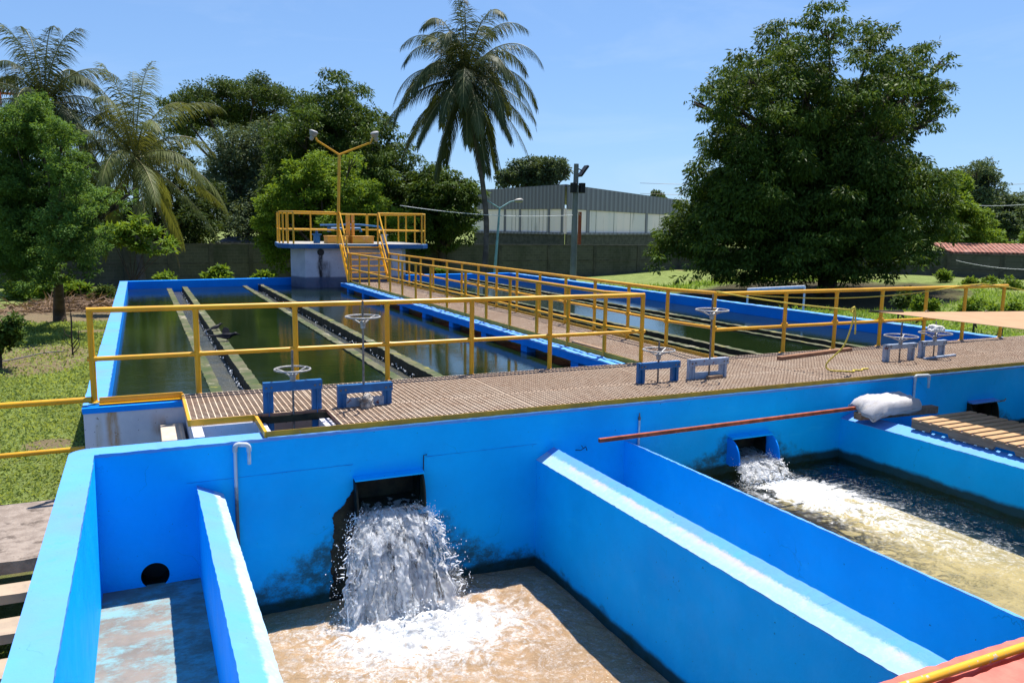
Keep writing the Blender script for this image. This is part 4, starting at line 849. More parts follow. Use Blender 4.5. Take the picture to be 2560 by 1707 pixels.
def tree(name, label, base, blobs, mt, leaf=(.26, .08), nleaf=30000, clumps=26, crad=.28, seed=1, trunk=.3, droop=.55, group=None, cat='tree', limbs=True, fork=None, inner=.35, flat=1., bark=None, lean=None, zmin=-9):
    rs = np.random.RandomState(seed); T = empty(name, base, label, cat, group)
    B = np.array([[b[0], b[1], b[2], b[3]] for b in blobs], float); wts = B[:, 3]**2; wts /= wts.sum()
    CP = []; CR = []
    for b, w_ in zip(B, wts):
        k = max(3, int(clumps*len(B)*w_)); d = unit(rs.randn(k, 3)); d[:, 2] += .18; d = unit(d)
        rad = np.where(rs.rand(k) < inner, rs.uniform(.25, .8, k), rs.uniform(.82, 1.08, k))
        p = b[:3]+d*(b[3]*rad)[:, None]*np.array([1, 1, flat]); CP.append(p); CR.append(b[3]*crad*rs.uniform(.6, 1.35, k))
    CP = np.concatenate(CP); CR = np.concatenate(CR); k = CP[:, 2] > zmin; CP = CP[k]; CR = CR[k]
    cw = CR**2; cw /= cw.sum(); idx = rs.choice(len(CP), nleaf, p=cw)
    d = unit(rs.randn(nleaf, 3)); d[:, 2] = d[:, 2]*.8+.12; rr_ = rs.uniform(.25, 1.12, nleaf)**.7
    P = CP[idx]+d*(CR[idx]*rr_)[:, None]*np.array([1, 1, .75])
    A = unit(d*np.array([1, 1, .35])+rs.randn(nleaf, 3)*.45+np.array([0, 0, -droop])); S = unit(np.cross(A, unit(rs.randn(nleaf, 3)*.8+np.array([0, 0, 1.]))))
    S = unit(np.cross(A, np.cross(S, A)+rs.randn(nleaf, 3)*.25))
    L = leaf[0]*rs.uniform(.55, 1.3, nleaf); W = leaf[1]*rs.uniform(.7, 1.3, nleaf)
    ctone = rs.rand(len(CP)); tone = np.clip(ctone[idx]*.6+rs.rand(nleaf)*.5-.05, 0, 1)
    quads_obj('crown', leafmesh(P, A, S, L, W), mt, T, tone)
    bk = bark or M['bark']; top = Vector(fork) if fork else Vector((base[0], base[1], base[2]+(B[:, 2].mean()-base[2])*.45))
    mb = MB(); bx = Vector(base); r2 = random.Random(seed)
    mid = bx.lerp(top, .5)+Vector((r2.uniform(-.2, .2), r2.uniform(-.2, .2), 0))
    mb.tube(smoothc([bx-Vector((0, 0, .1)), bx+Vector((0, 0, .5)), mid, top], 4), [trunk*(1.35-.75*i/12) for i in range(13)], 10)
    if limbs:
        for b in B:
            c = Vector(b[:3])
            if c.z < top.z-.2: continue
            m1 = top.lerp(c, .5)+Vector((r2.uniform(-.3, .3), r2.uniform(-.3, .3), r2.uniform(-.1, .5)))*b[3]*.4
            pts = smoothc([top-Vector((0, 0, .2)), m1, c], 5); mb.tube(pts, [trunk*(.34-.30*i/(len(pts)-1)) for i in range(len(pts))], 7)
            for q in range(4):
                e = c+Vector(unit(rs.randn(1, 3))[0])*b[3]*.7; m2 = c.lerp(e, .5)+Vector((0, 0, .1*b[3])); mb.tube([m1.lerp(c, .7), m2, e], [trunk*.09, trunk*.06, trunk*.02], 5)
    mb.build('trunk', bk, T, smooth='all'); return T
def frond_palm(name, label, base, crown, nf, Lf, seed, mt, trunk=.2, group='coconut palms', bend=None, elev=(-75, 78), dryn=0, nuts=True, lw=.05, ll=.85, wind=(0, 0, 0), stiff=.5, fixed=()):
    rs = random.Random(seed); T = empty(name, base, label, 'palm tree', group); C_ = Vector(crown); bx = Vector(base)
    md = bx.lerp(C_, .5)+Vector(bend or (.3, 0, 0)); pts = smoothc([bx, md, C_], 10)
    mb = MB(); mb.tube(pts, [trunk*(1.5-.5*min(1, i/3)-.35*i/20)*(1+.05*(i % 2)) for i in range(len(pts))], 12); mb.build('trunk', M['palmbark'], T, smooth='all')
    allf = [(rs.uniform(0, 360), elev[0]+(elev[1]-elev[0])*((i+.5)/nf)**.9, 1.) for i in range(nf)]
    for i in range(nf): allf[i] = ((i*137.5+rs.uniform(-14, 14)) % 360, allf[i][1]+rs.uniform(-7, 7), rs.uniform(.85, 1.08))
    allf += list(fixed)
    V = []; tones = []; rb = MB()
    for fi, (az, el, ls) in enumerate(allf):
        a = R_(az); e = R_(el); L = Lf*ls; d = Vector((math.cos(a)*math.cos(e), math.sin(a)*math.cos(e), math.sin(e))); p = C_+d*.12; step = L/26; ps = [p.copy()]; ds = [d.copy()]
        for k in range(26):
            g_ = (.026+.095*(k/26))*(1.15-stiff*.5)*(1.25 if el > 0 else .55); d = (d+Vector((0, 0, -1))*g_+Vector(wind)*.012).normalized(); p = p+d*step; ps.append(p.copy()); ds.append(d.copy())
        rb.tube(ps, [.05*(1-.85*k/26) for k in range(27)], 5)
        hor = Vector((-math.sin(a), math.cos(a), 0)); tn = (rs.uniform(0, .35)+(.45 if el < 25 else .0)*(1 if 'yellow' in label else .4)) if fi >= dryn else .97
        for k in range(3, 27):
            for sub in range(4):
                f = k-sub/4; i0 = int(f); fr = f-i0; q = ps[i0].lerp(ps[min(i0+1, 26)], fr); dd = ds[i0]; t = f/26
                lf = ll*(.35+.75*math.sin(math.pi*min(1, t*.92+.06))**.7)*rs.uniform(.85, 1.1)
                sd = hor.cross(dd).cross(dd)*-1 if False else hor
                nrm = sd.cross(dd).normalized()
                for s in (-1, 1):
                    ax = (sd*s*(.85-.35*t)+dd*(.45+.5*t)+nrm*.10*(1 if nrm.z > 0 else -1)+Vector((0, 0, -.35-.75*rs.random()))+Vector(wind)*.12).normalized()
                    m1 = q+ax*lf*.5; ax2 = (ax+Vector((0, 0, -.40-.25*rs.random()))).normalized(); m2 = m1+ax2*lf*.5
                    wv = ax.cross(nrm).normalized()*lw*.5; w2 = wv*.75
                    V += [q-wv*.5, q+wv*.5, m1+w2, m1-w2, m1-w2, m1+w2, m2+wv*.08, m2-wv*.08]; tones += [min(1, max(0, tn+rs.uniform(-.12, .12)))]*2
    quads_obj('fronds', np.array([tuple(v) for v in V]), mt, T, np.array(tones)); rb.build('frond_ribs', simple('frond_rib', (.22, .22, .07), (.15, .13, .06), 3, .5, bump=0), T, smooth='all')
    if nuts:
        nb = MB()
        for k in range(9): ang = k*.7; nb.lathe([(.001, -.13), (.08, -.09), (.11, 0), (.08, .09), (.001, .12)], 8, Matrix.Translation(C_+Vector((.26*math.cos(ang), .26*math.sin(ang), -.28-.1*(k % 3)))))
        nb.build('coconuts', simple('coconut_husk', (.16, .13, .05), None, rough=.6), T, smooth='all')
    return T
# ------------------------------------------------ ground
GZ = -1.80
def ground_mat():
    g = G('grass_ground'); x, y, z = g.xyz()
    c = g.mix(g.ramp(g.noise(1.6, 8, .7), .35, .68), (.12, .16, .04), (.20, .25, .07))
    c = g.mix(g.ramp(g.noise(11, 8, .75), .45, .7, 0, .7), c, (.27, .30, .12))
    c = g.mix(g.ramp(g.noise(.35, 5, .6), .56, .66, 0, .75), c, (.17, .12, .07))
    # leaf litter patches left of the basin
    for (cx, cy, rx, ry) in ((-2.9, 25.3, 1.7, 3.2), (-3, 37, 6, 3.5), (-1.6, 31.0, .7, .6), (-1.6, 15.4, .45, .45)):
        dx = g.math('DIVIDE', g.math('SUBTRACT', x, cx), rx); dy = g.math('DIVIDE', g.math('SUBTRACT', y, cy), ry)
        d = g.math('ADD', g.math('MULTIPLY', dx, dx), g.math('MULTIPLY', dy, dy)); d = g.math('ADD', d, g.math('MULTIPLY_ADD', g.noise(1.6, 7, .75), 2.0, -1.0))
        c = g.mix(g.ramp(d, .5, 1.15, .85, 0), c, g.mix(g.noise(13, 5), (.13, .085, .055), (.26, .19, .13)))
    dx = g.math('DIVIDE', g.math('SUBTRACT', x, 35), 10.); dy = g.math('DIVIDE', g.math('SUBTRACT', y, 34.), 8.); d = g.math('ADD', g.math('MULTIPLY', dx, dx), g.math('MULTIPLY', dy, dy))  # dark soil under the big tree, painted to deepen its shade on the ground
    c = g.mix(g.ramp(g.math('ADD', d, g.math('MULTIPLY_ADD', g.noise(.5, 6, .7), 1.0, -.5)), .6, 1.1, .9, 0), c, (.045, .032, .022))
    return g.set(c, .95, 0, g.bump(g.noise(30, 6, .75), 1., .05), .1)
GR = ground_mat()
def gheight(x, y):
    h = 0
    if x > 16.5: h += .75*min(1, max(0, (x-32)/16))*min(1, max(0, (y-6)/16)) + .25*noise.noise(Vector((x*.12, y*.12, 0)))*min(1, (x-16.5)/4)
    if x < -1: h += .05*noise.noise(Vector((x*.4, y*.4, 3)))
    return h
vs = []; fs = []
xs = [-500, -200, -90, -50, -35]+[-26+i*1.25 for i in range(20)]+[-.9, -.66, 4, 8, 12, 16.05]+[17+i*1.6 for i in range(32)]+[75, 90, 130, 250, 600]
yss = [-60, -20, -5, 0, 2.39]+[3+i*1.3 for i in range(23)]+[33.05]+[34.5+i*2 for i in range(16)]+[72, 90, 130, 250, 600, 1200]
for y in yss:
    for x in xs: vs.append((x, y, GZ+gheight(x, y)))
nx = len(xs)
for j in range(len(yss)-1):
    for i in range(nx-1):
        if -.67 <= xs[i] and xs[i+1] <= 16.06 and 2.38 <= yss[j] and yss[j+1] <= 33.06: continue
        a = j*nx+i; fs.append((a, a+1, a+nx+1, a+nx))
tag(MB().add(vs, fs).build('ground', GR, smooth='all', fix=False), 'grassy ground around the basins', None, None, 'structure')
# ground cover leaves
def cover(name, label, x0, x1, y0, y1, n, seed, L, Wd, dark, light, z0=0, keep=None, up=.55):
    rs = np.random.RandomState(seed); x = rs.uniform(x0, x1, n); t = rs.rand(n)**1.35; y = y0+(y1-y0)*t
    if keep is not None: k = keep(x, y); x, y = x[k], y[k]
    z = np.array([GZ+gheight(a, b) for a, b in zip(x, y)])+z0; n = len(x)
    A = rs.randn(n, 3); A[:, 2] = np.abs(A[:, 2])*up+.12; A = unit(A); S = unit(np.cross(A, rs.randn(n, 3))); sc = (.75+.03*(y-y0))
    P = np.stack([x, y, z+rs.rand(n)*.05], 1)
    tone = np.clip(np.array([.5+.5*noise.noise(Vector((a*.9, b*.9, 1))) for a, b in zip(x, y)])*.6+rs.rand(n)*.4, 0, 1)
    o = quads_obj(name, leafmesh(P, A, S, L*rs.uniform(.5, 1.4, n)*sc, Wd*rs.uniform(.6, 1.3, n)*sc), foliage(name+'_leaf', dark, light, .6, .35), None, tone)
    return tag(o, label, None, None, 'stuff')
def kp(x, y):
    b1 = ((x+2.9)/1.6)**2+((y-25.3)/3)**2 > 1; b2 = ((x+1.6)/.6)**2+((y-31)/.6)**2 > 1; b3 = ((x+1.6)/.4)**2+((y-15.4)/.4)**2 > 1
    r = np.random.RandomState(3).rand(len(x)); return (b1 | (r < .22)) & b2 & (b3 | (r < .15)) & ~((y < 9.8) & (x > -4.6) & (y > 8.05))
cover('weeds', 'low bright green weeds on the ground left of the basin', -9, -.72, 6.4, 34, 130000, 5, .075, .030, (.10, .145, .035), (.26, .33, .10), keep=kp)
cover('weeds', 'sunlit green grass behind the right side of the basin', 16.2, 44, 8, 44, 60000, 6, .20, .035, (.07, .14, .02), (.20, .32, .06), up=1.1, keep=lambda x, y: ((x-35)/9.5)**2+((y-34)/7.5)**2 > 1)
# twig, hose, litter
mb = MB(); b0 = atZ(182, 888, GZ+.05); rr = random.Random(2)
mb.tube(smoothc([b0, b0+Vector((0, 0, .5)), b0+Vector((.02, 0, 1.1)), b0+Vector((-.02, 0, 1.7))], 4), [.035]+[.02]*8+[.006]*4, 6)
for s, h, l in ((1, .15, .7), (1, .3, .55), (-1, .25, .35), (-1, .5, .3), (1, .05, .45)): mb.tube([b0+Vector((0, 0, h)), b0+Vector((s*.16, .05, h+l*.35)), b0+Vector((s*.2, 0, h+l))], [.018, .012, .004], 5)
tag(mb.build('dead_sapling', M['bark'], smooth='all'), 'bare dead sapling sticking out of the weeds left of the basin', 'sapling')
mb = MB().tube(smoothc([atZ(-40, 910, GZ+.06), atZ(40, 897, GZ+.06), atZ(110, 882, GZ+.05), atZ(160, 878, GZ+.05)], 6), .018, 6)
tag(mb.build('hose', M['pvcd'], smooth='all'), 'thin grey hose lying across the weeds on the left', 'hose')
# ------------------------------------------------ perimeter wall
g = G('dark_block_wall'); x, y, z = g.xyz()
cmb = g.n('ShaderNodeCombineXYZ'); g.l(g.math('ADD', x, y), cmb.inputs[0]); g.l(z, cmb.inputs[1])
bt = g.n('ShaderNodeTexBrick'); g.l(cmb.outputs[0], bt.inputs['Vector']); bt.inputs['Scale'].default_value = 1; bt.inputs['Brick Width'].default_value = .4; bt.inputs['Row Height'].default_value = .2; bt.inputs['Mortar Size'].default_value = .012
bt.inputs['Color1'].default_value = (.105, .105, .085, 1); bt.inputs['Color2'].default_value = (.080, .082, .066, 1); bt.inputs['Mortar'].default_value = (.13, .125, .105, 1)
c = g.mix(g.ramp(g.noise(.5, 7, .7, (1, 1, .4)), .45, .70, 0, .75), bt.outputs[0], (.04, .048, .032)); FWM = g.set(c, .92, 0, g.bump(g.noise(20, 4), .4, .01), .15)
M['wallpost'] = simple('dark_concrete_post', (.10, .095, .08), (.06, .06, .05), 2, .9, 0, .3, 20, .01, .15)
def perim(a, b, zt, label, n, zb=GZ-.3):
    a = Vector((*a, 0)); b = Vector((*b, 0)); W_ = empty('perimeter_wall', (a.x, a.y, GZ), label, 'wall', 'perimeter walls'); d = (b-a).normalized(); nr = Vector((-d.y, d.x, 0))
    mb = MB(); mb.prism([(v.x, v.y) for v in (a, b, b+nr*.15, a+nr*.15)], zb, zt); mb.build('block_panel', FWM, W_)
    q = nr*.03; mb = MB(); mb.prism([(v.x, v.y) for v in (a-q, b-q, b+nr*.18, a+nr*.18)], zt+.001, zt+.10).prism([(v.x, v.y) for v in (a-q*.7, b-q*.7, b+nr*.1, a+nr*.1)], -.58, -.46); mb.build('coping', M['wallpost'], W_)
    L = (b-a).length
    for i in range(n+1):
        c = a+d*L*i/n; h = d*.13; k = nr*-.06; MB().prism([(v.x, v.y) for v in (c-h+k, c+h+k, c+h+nr*.1, c-h+nr*.1)], zb, zt+.0).build('post', M['wallpost'], W_)
WL = atD(-60, 613, 46); W0 = atD(480, 609, 47); W1_ = atD(980, 611, 56); W2_ = atD(1700, 612, 67); W3_ = atD(2800, 640, 53)
perim((WL.x-14, WL.y-4), (W1_.x, W1_.y), .62, 'dark block perimeter wall behind the basin, long left stretch', 16)
perim((W1_.x+.02, W1_.y+.01), (W2_.x, W2_.y), .62, 'dark block perimeter wall in front of the warehouse', 6)
perim((W2_.x+.02, W2_.y-.05), (W3_.x, W3_.y), .50, 'dark block perimeter wall on the right behind the big tree', 9)
# ------------------------------------------------ warehouse
g = G('grey_ribbed_metal'); x, y, z = g.xyz(); wv = g.math('SINE', g.math('MULTIPLY', g.math('ADD', x, g.math('MULTIPLY', y, -.72)), 11))
MR = g.set(g.mix(g.ramp(wv, -.2, .9), (.15, .14, .165), (.22, .21, .24)), .55, .1, g.bump(wv, .5, .06), .3)
def panelm():
    g = G('weathered_pale_cladding'); x, y, z = g.xyz(); c = g.mix(g.ramp(g.noise(.25, 3, .5, (1, 1, .02)), .4, .6), (.92, .74, .71), (.76, .66, .65))
    st = g.ramp(g.noise(.9, 7, .7, (1, 1, .16)), .55, .75, 0, .8); c = g.mix(st, c, (.27, .23, .20)); return g.set(c, .7)
MP = panelm(); WHo = empty('warehouse', (44, 80, GZ), 'grey and white warehouse with ribbed metal sheeting behind the perimeter wall', 'warehouse')
Dc = 88.; cT = atD(1415, 462, Dc); cT2 = atD(1415, 520, Dc); 
H1 = cT.z; zl = atD(1415, 523, Dc).z; zb_ = atD(1415, 585, Dc).z
def reach(px_, py_, zz): d = ray(px_, py_); t = (zz-CH)/d.z; return Vector((d.x*t, d.y*t, zz))
lf = reach(1190, 477, H1-.35); rt = reach(1700, 500, H1-.35)
lT = atD(1190, 477, lf.dot(Vector(_f))-CH*_f.z); rT = atD(1700, 501, rt.dot(Vector(_f))-CH*_f.z)
def face(a, b, za1, zb1, za0, zb0, m, nm, off=0, push=0):
    a = Vector((a.x, a.y, 0)); b = Vector((b.x, b.y, 0)); d = (b-a).normalized(); nr = Vector((d.y, -d.x, 0)); 
    if nr.dot(Vector((0, -1, 0))) < 0: nr = -nr
    o1 = nr*(off+.25); o0 = nr*off; vs = [(a+o1)+Vector((0, 0, za0)), (b+o1)+Vector((0, 0, zb0)), (b+o1)+Vector((0, 0, zb1)), (a+o1)+Vector((0, 0, za1)), (a+o0)+Vector((0, 0, za0)), (b+o0)+Vector((0, 0, zb0)), (b+o0)+Vector((0, 0, zb1)), (a+o0)+Vector((0, 0, za1))]
    return MB().add(vs, [(0,1,2,3),(7,6,5,4),(0,4,5,1),(3,2,6,7),(0,3,7,4),(1,5,6,2)]).build(nm, m, WHo)
for e in (lf, rt):
    et = (lT if e is lf else rT).z
    face(cT, e, H1, et, zl, zl, MR, 'upper_sheeting', .12); face(cT, e, zl+.1, zl+.1, zb_, zb_, MP, 'pale_panel', 0)
    face(cT, e, zb_, zb_, GZ, GZ, M['wallpost'], 'base_wall', .02)
    L = (e-cT).length; n = 3 if e is lf else 4
    for i, t in enumerate((.004, .14, .45, .62) if e is lf else (.035, .13, .62, .9)):
        p = cT.lerp(e, t); q = cT.lerp(e, t+.022); face(p, q, zl+.05, zl+.05, zb_, zb_, MR, 'column', .06)
    for i in range(9 if e is lf else 5):
        t = (.17+.04*i+(.06 if i > 5 else 0)) if e is lf else .2+.14*i; p = cT.lerp(e, t); q = cT.lerp(e, t+.0025); face(p, q, zl+.05, zl+.05, zb_, zb_, M['concrete'], 'panel_seam', .03)
    face(cT, e, zb_+.15, zb_+.15, zb_-.1, zb_-.1, MR, 'ledge', .2)
bk = cT+(lf-cT)+(rt-cT)
MB().add([(cT.x, cT.y, H1+.05), (lf.x, lf.y, lT.z+.05), (bk.x, bk.y, H1-1.5), (rt.x, rt.y, rT.z+.05), (cT.x, cT.y, H1-.2), (lf.x, lf.y, lT.z-.2), (bk.x, bk.y, H1-1.8), (rt.x, rt.y, rT.z-.2)], [(0,1,2,3),(7,6,5,4),(0,4,5,1),(1,5,6,2),(2,6,7,3),(3,7,4,0)]).build('roof', MR, WHo)
# low sheds seen over the perimeter wall
def shed(px0, px1, py0, py1, D, h, m, mr, label, name='shed', slope=.6):
    a = atD(px0, py0, D); b = atD(px1, py0, D); d = (b-a); d.z = 0; d.normalize(); nr = Vector((d.y, -d.x, 0)); z1 = a.z; H_ = empty(name, ((a.x+b.x)/2, (a.y+b.y)/2, GZ), label, 'building')
    f = a+nr*0; MB().prism([(v.x, v.y) for v in (a, b, b-nr*3, a-nr*3)], GZ, z1-h).build('wall', m, H_)
    e = nr*.4; vs = [a+e, b+e, b-nr*3, a-nr*3]; vs = [Vector((v.x, v.y, z1-h if i < 2 else z1)) for i, v in enumerate(vs)]; vs2 = [v-Vector((0, 0, .12)) for v in vs]
    MB().add(vs+vs2, [(0,1,2,3),(7,6,5,4),(0,4,5,1),(1,5,6,2),(2,6,7,3),(3,7,4,0)]).build('roof', mr, H_); return H_, a, b, nr
# tiled roof house behind right wall
g = G('red_clay_tiles'); x, y, z = g.xyz(); s1 = g.math('SINE', g.math('MULTIPLY', g.math('ADD', x, g.math('MULTIPLY', y, -.95)), 15)); s2 = g.math('FRACT', g.math('MULTIPLY', z, 4.2))
c = g.mix(g.ramp(s1, -.6, .9), (.13, .05, .035), (.42, .17, .12)); c = g.mix(g.ramp(s2, .0, .25, .6, 0), c, (.09, .035, .03)); c = g.mix(g.ramp(g.noise(2.2, 5), .5, .7, 0, .6), c, (.52, .30, .24))
TILE = g.set(c, .8, 0, g.bump(g.math('ADD', s1, s2), .8, .06), .2)
shed(2375, 2760, 608, 640, 58, .62, M['wallpost'], TILE, 'low house with a red clay tile roof behind the right perimeter wall', 'tiled_house')
H_, a, b, nr = shed(2512, 2640, 580, 610, 90, .25, simple('pale_house_wall', (.42, .42, .44), None, rough=.8), simple('pale_flat_roof', (.40, .40, .42), (.3, .3, .3), 1, .8), 'small pale house with barred white windows on the far right', 'house')
for px_ in (2518, 2545): 
    p = atD(px_+13, 600, 89.4); d = (b-a).normalized()
    o = MB().box(-.6, .6, -.05, .05, -1, .6).build('window', M['pvc'], None); o.parent = H_; o.location = Vector((p.x, p.y, p.z))-ORG[H_.name]; o.rotation_euler.z = math.atan2(d.y, d.x); ORG[o.name] = Vector((0,0,0))
    for k in range(5): q = MB().box(-.48+k*.22, -.38+k*.22, -.065, -.052, -.9, .5).build('pane', M['black'], None); q.parent = o
shed(540, 640, 592, 606, 60, .35, M['wallpost'], MR, 'low grey roofed shed just behind the left perimeter wall')
# ------------------------------------------------ poles, lamps, wires, mast
UP = empty('utility_pole', (atY(1432, 700, 44).x, 44, GZ), 'thick grey concrete pole with a black floodlight and boxes', 'utility pole'); b0 = Vector(UP.location); t0 = atY(1441, 410, 44)
MB().tube([(b0.x, 44, GZ), (t0.x, 44, t0.z)], [.22, .15], 14).build('pole', simple('grey_pole_concrete', (.20, .215, .215), (.14, .15, .155), 1, .8, 0, .2, 10, .01, .2), UP, smooth=True)
q = atY(1440, 470, 44); 
for s in (-1, 1): MB().box(q.x+s*.30-.16, q.x+s*.30+.16, 43.6, 43.95, q.z-.32, q.z+.3).build('control_box', M['black'], UP, bev=.03)
MB().box(q.x-.46, q.x+.46, 43.75, 44.2, q.z+.1, q.z+.16).build('bracket', M['steel'], UP)
q = atY(1458, 428, 43.9); fl = MB().box(-.42, .42, -.25, .25, -.07, .07, Matrix.Translation(q) @ Matrix.Rotation(R_(-52), 4, 'Y')).build('floodlight', M['black'], UP, bev=.02)
MB().tube([atY(1443, 421, 43.95), q], .04, 6).build('arm', M['black'], UP)
SL = empty('street_lamp', (atY(1236, 700, 46).x, 46, GZ), 'pale turquoise double armed street lamp behind the basin', 'street lamp'); b0 = Vector(SL.location); tp = atY(1249, 521, 46)
TQ = simple('turquoise_lamp_paint', (.22, .42, .46), (.16, .30, .34), 3, .5, 0, .1)
MB().tube([(b0.x-.05, 46, GZ), (tp.x, 46, tp.z)], [.11, .06], 10).build('pole', TQ, SL, smooth=True)
for pts, hd in ((((1249, 521), (1222, 504), (1214, 498)), ((1216, 499), (1195, 489))), (((1249, 521), (1275, 505), (1288, 502)), ((1286, 502), (1308, 501)))):
    MB().tube([atY(*p, 46) for p in pts], .04, 8).build('arm', TQ, SL, smooth=True)
    h0, h1_ = atY(*hd[0], 46), atY(*hd[1], 46); MB().tube([h0, h0.lerp(h1_, .3), h0.lerp(h1_, .75), h1_], [.05, .12, .14, .05], 10).build('lamp_head', M['white'], SL, smooth=True)
tp = atY(1446, 514, 60); RP = empty('wooden_post', (tp.x, 60, GZ), 'short rusty post with a small lamp behind the perimeter wall', 'post'); RQ = atY(1450, 530, 60)
MB().box(RQ.x-.12, RQ.x+.12, 59.9, 60.1, GZ, RQ.z).build('post', M['rust'], RP); MB().tube([(RQ.x, 59.9, RQ.z-.3), (RQ.x-.35, 59.9, RQ.z+.05), (RQ.x-.6, 59.9, RQ.z-.0)], [.03, .05, .12], 8).build('lamp', M['white'], RP, smooth=True)
def wire(a, b, s, label, r=.012, m='steel'): tag(MB().tube(sag(a, b, s, 16), r, 4).build('wire', M[m], smooth='all'), label, 'wire', 'overhead wires')
wire(atD(1000, 514, 40), atD(1432, 538, 47), .25, 'pale wire running past the palm trunk to the concrete pole', .016, 'pvc')
for i, (y0_, y1_, yl) in enumerate(((470, 474, 'highest'), (496, 500, 'second highest'), (508, 511, 'third')) ): wire(atD(1600, y0_-12, 130), atD(2700, y1_-18, 120), .6, 'faint distant overhead wire against the sky, %s of them' % yl, .03)
wire(atD(2390, 510, 80), atD(2720, 488, 70), .5, 'pale cable in front of the far right trees, sloping up', .022, 'pvc'); wire(atD(2390, 651, 53), atD(2640, 672, 50), .25, 'cable sagging in front of the right perimeter wall', .014, 'pvc')
CT = empty('radio_mast', atD(12, 560, 150), 'red and white lattice radio mast with antennas at the far left', 'radio mast'); cz = Vector(CT.location); 
RED = simple('mast_red', (.36, .05, .03), None, rough=.6, bump=0); mb = MB(); mw = MB(); tz = atD(12, 170, 150).z
zz = 0; 
for k in range(16):
    z0 = cz.z+k*2.2; z1 = z0+2.2
    if z1 > tz+.5: break
    t = mb if (k//2) % 2 else mw
    for i in range(4):
        sx, sy = ((-1, -1), (1, -1), (1, 1), (-1, 1))[i]; nx_, ny_ = ((1, -1), (1, 1), (-1, 1), (-1, -1))[i]; p = Vector((cz.x+sx*.8, cz.y+sy*.8, z0)); q = Vector((cz.x+nx_*.8, cz.y+ny_*.8, z1)); t.tube([p, p+Vector((0, 0, 2.2))], .09, 4); t.tube([p, q], .05, 4); t.tube([p, Vector((q.x, q.y, z0))], .05, 4)
mb.build('lattice', RED, CT); mw.build('lattice', M['pvc'], CT)
for px_, py_, h in ((6, 212, 2.6), (18, 208, 2.8), (27, 214, 2.2), (34, 222, 2.6), (42, 210, 2.8), (45, 226, 2.)):
    p = atD(px_, py_, 149); MB().box(p.x-.18, p.x+.18, p.y-.1, p.y+.1, p.z-h*.6, p.z+h*.6).build('antenna', M['pvc'], CT)
p = atD(22, 232, 149); MB().box(p.x-1.8, p.x+2.0, p.y-1, p.y+1, p.z-.3, p.z-.1).build('platform', RED, CT); MB().tube([(cz.x, cz.y, tz-4), (cz.x-.4, cz.y, tz+6)], .08, 5).build('spike', RED, CT)
# ------------------------------------------------ birds
def bird(name, label, c, head, s, wing_up, dn):
    W = MB(); a = math.atan2(head[1], head[0]); Mx = Matrix.Translation(c) @ Matrix.Rotation(a, 4, 'Z') @ Matrix.Rotation(R_(dn), 4, 'Y')
    prof = [(-.30, .0, .008, .022), (-.20, .0, .010, .032), (-.10, .004, .020, .024), (-.05, .01, .036, .036), (.0, .012, .045, .045), (.05, .02, .042, .042), (.085, .04, .026, .028), (.105, .052, .027, .028), (.128, .054, .024, .024), (.145, .052, .012, .012), (.185, .046, .003, .003)]
    vs = []; fs = []; n = 12
    for x, z, rz, ry in prof:
        for k in range(n): t = k*math.tau/n; vs.append(Mx @ Vector((x*s, ry*math.cos(t)*s, (z+.065+rz*math.sin(t))*s)))
    for i in range(len(prof)-1):
        for k in range(n): fs.append((i*n+k, i*n+(k+1) % n, (i+1)*n+(k+1) % n, (i+1)*n+k))
    g = bpy.data.materials.get('black_plumage') or simple('black_plumage', (.004, .004, .006), (.008, .008, .016), 30, .5, 0, .2, 90, .002, .15)
    W.add(vs, fs+[tuple(range(n))])
    for sd in (-1, 1):
        mb = W; mb.tube([Mx @ Vector((.01*s, sd*.018*s, .05*s)), Mx @ Vector((.012*s, sd*.02*s, .0))], .004*s, 5); 
        for t in (-.025, .012, .028): mb.tube([Mx @ Vector((.012*s, sd*.02*s, .003)), Mx @ Vector(((.012+t)*s, (sd*.02+t*.3)*s, .001))], .003*s, 4)
        w_ = [(.06, .035, .085), (.04, .05, .06), (-.04, .05, .05), (-.16, .022, .055), (-.10, .012, .095), (.0, .018, .112)]
        if wing_up and sd == 1: w_ = [(.05, .03, .09), (.04, .05, .12), (.01, .07, .18), (-.05, .07, .19), (-.07, .05, .14), (-.06, .02, .11)]
        v = [Mx @ Vector((x*s, sd*y*s, z*s)) for x, y, z in w_]; v2 = [p+(Mx.to_3x3() @ Vector((0, sd*.008*s, 0))) for p in v]; m_ = len(v)
        W.add(v+v2, [tuple(range(m_)), tuple(range(m_, 2*m_))[::-1]]+[(k, (k+1) % m_, m_+(k+1) % m_, m_+k) for k in range(m_)])
    tag(W.build(name, g, smooth=True), label, 'bird', 'black birds')
bird('black_bird', 'black bird standing with folded wings on the mossy trough edge, the farther one', (1.42, 18.0, -.265), (.9, .45), 1.0, False, -8)
bird('black_bird', 'black bird bathing with one wing raised at the trough edge, the nearer one', (1.46, 16.35, -.275), (.95, -.2), 1.4, True, 6)
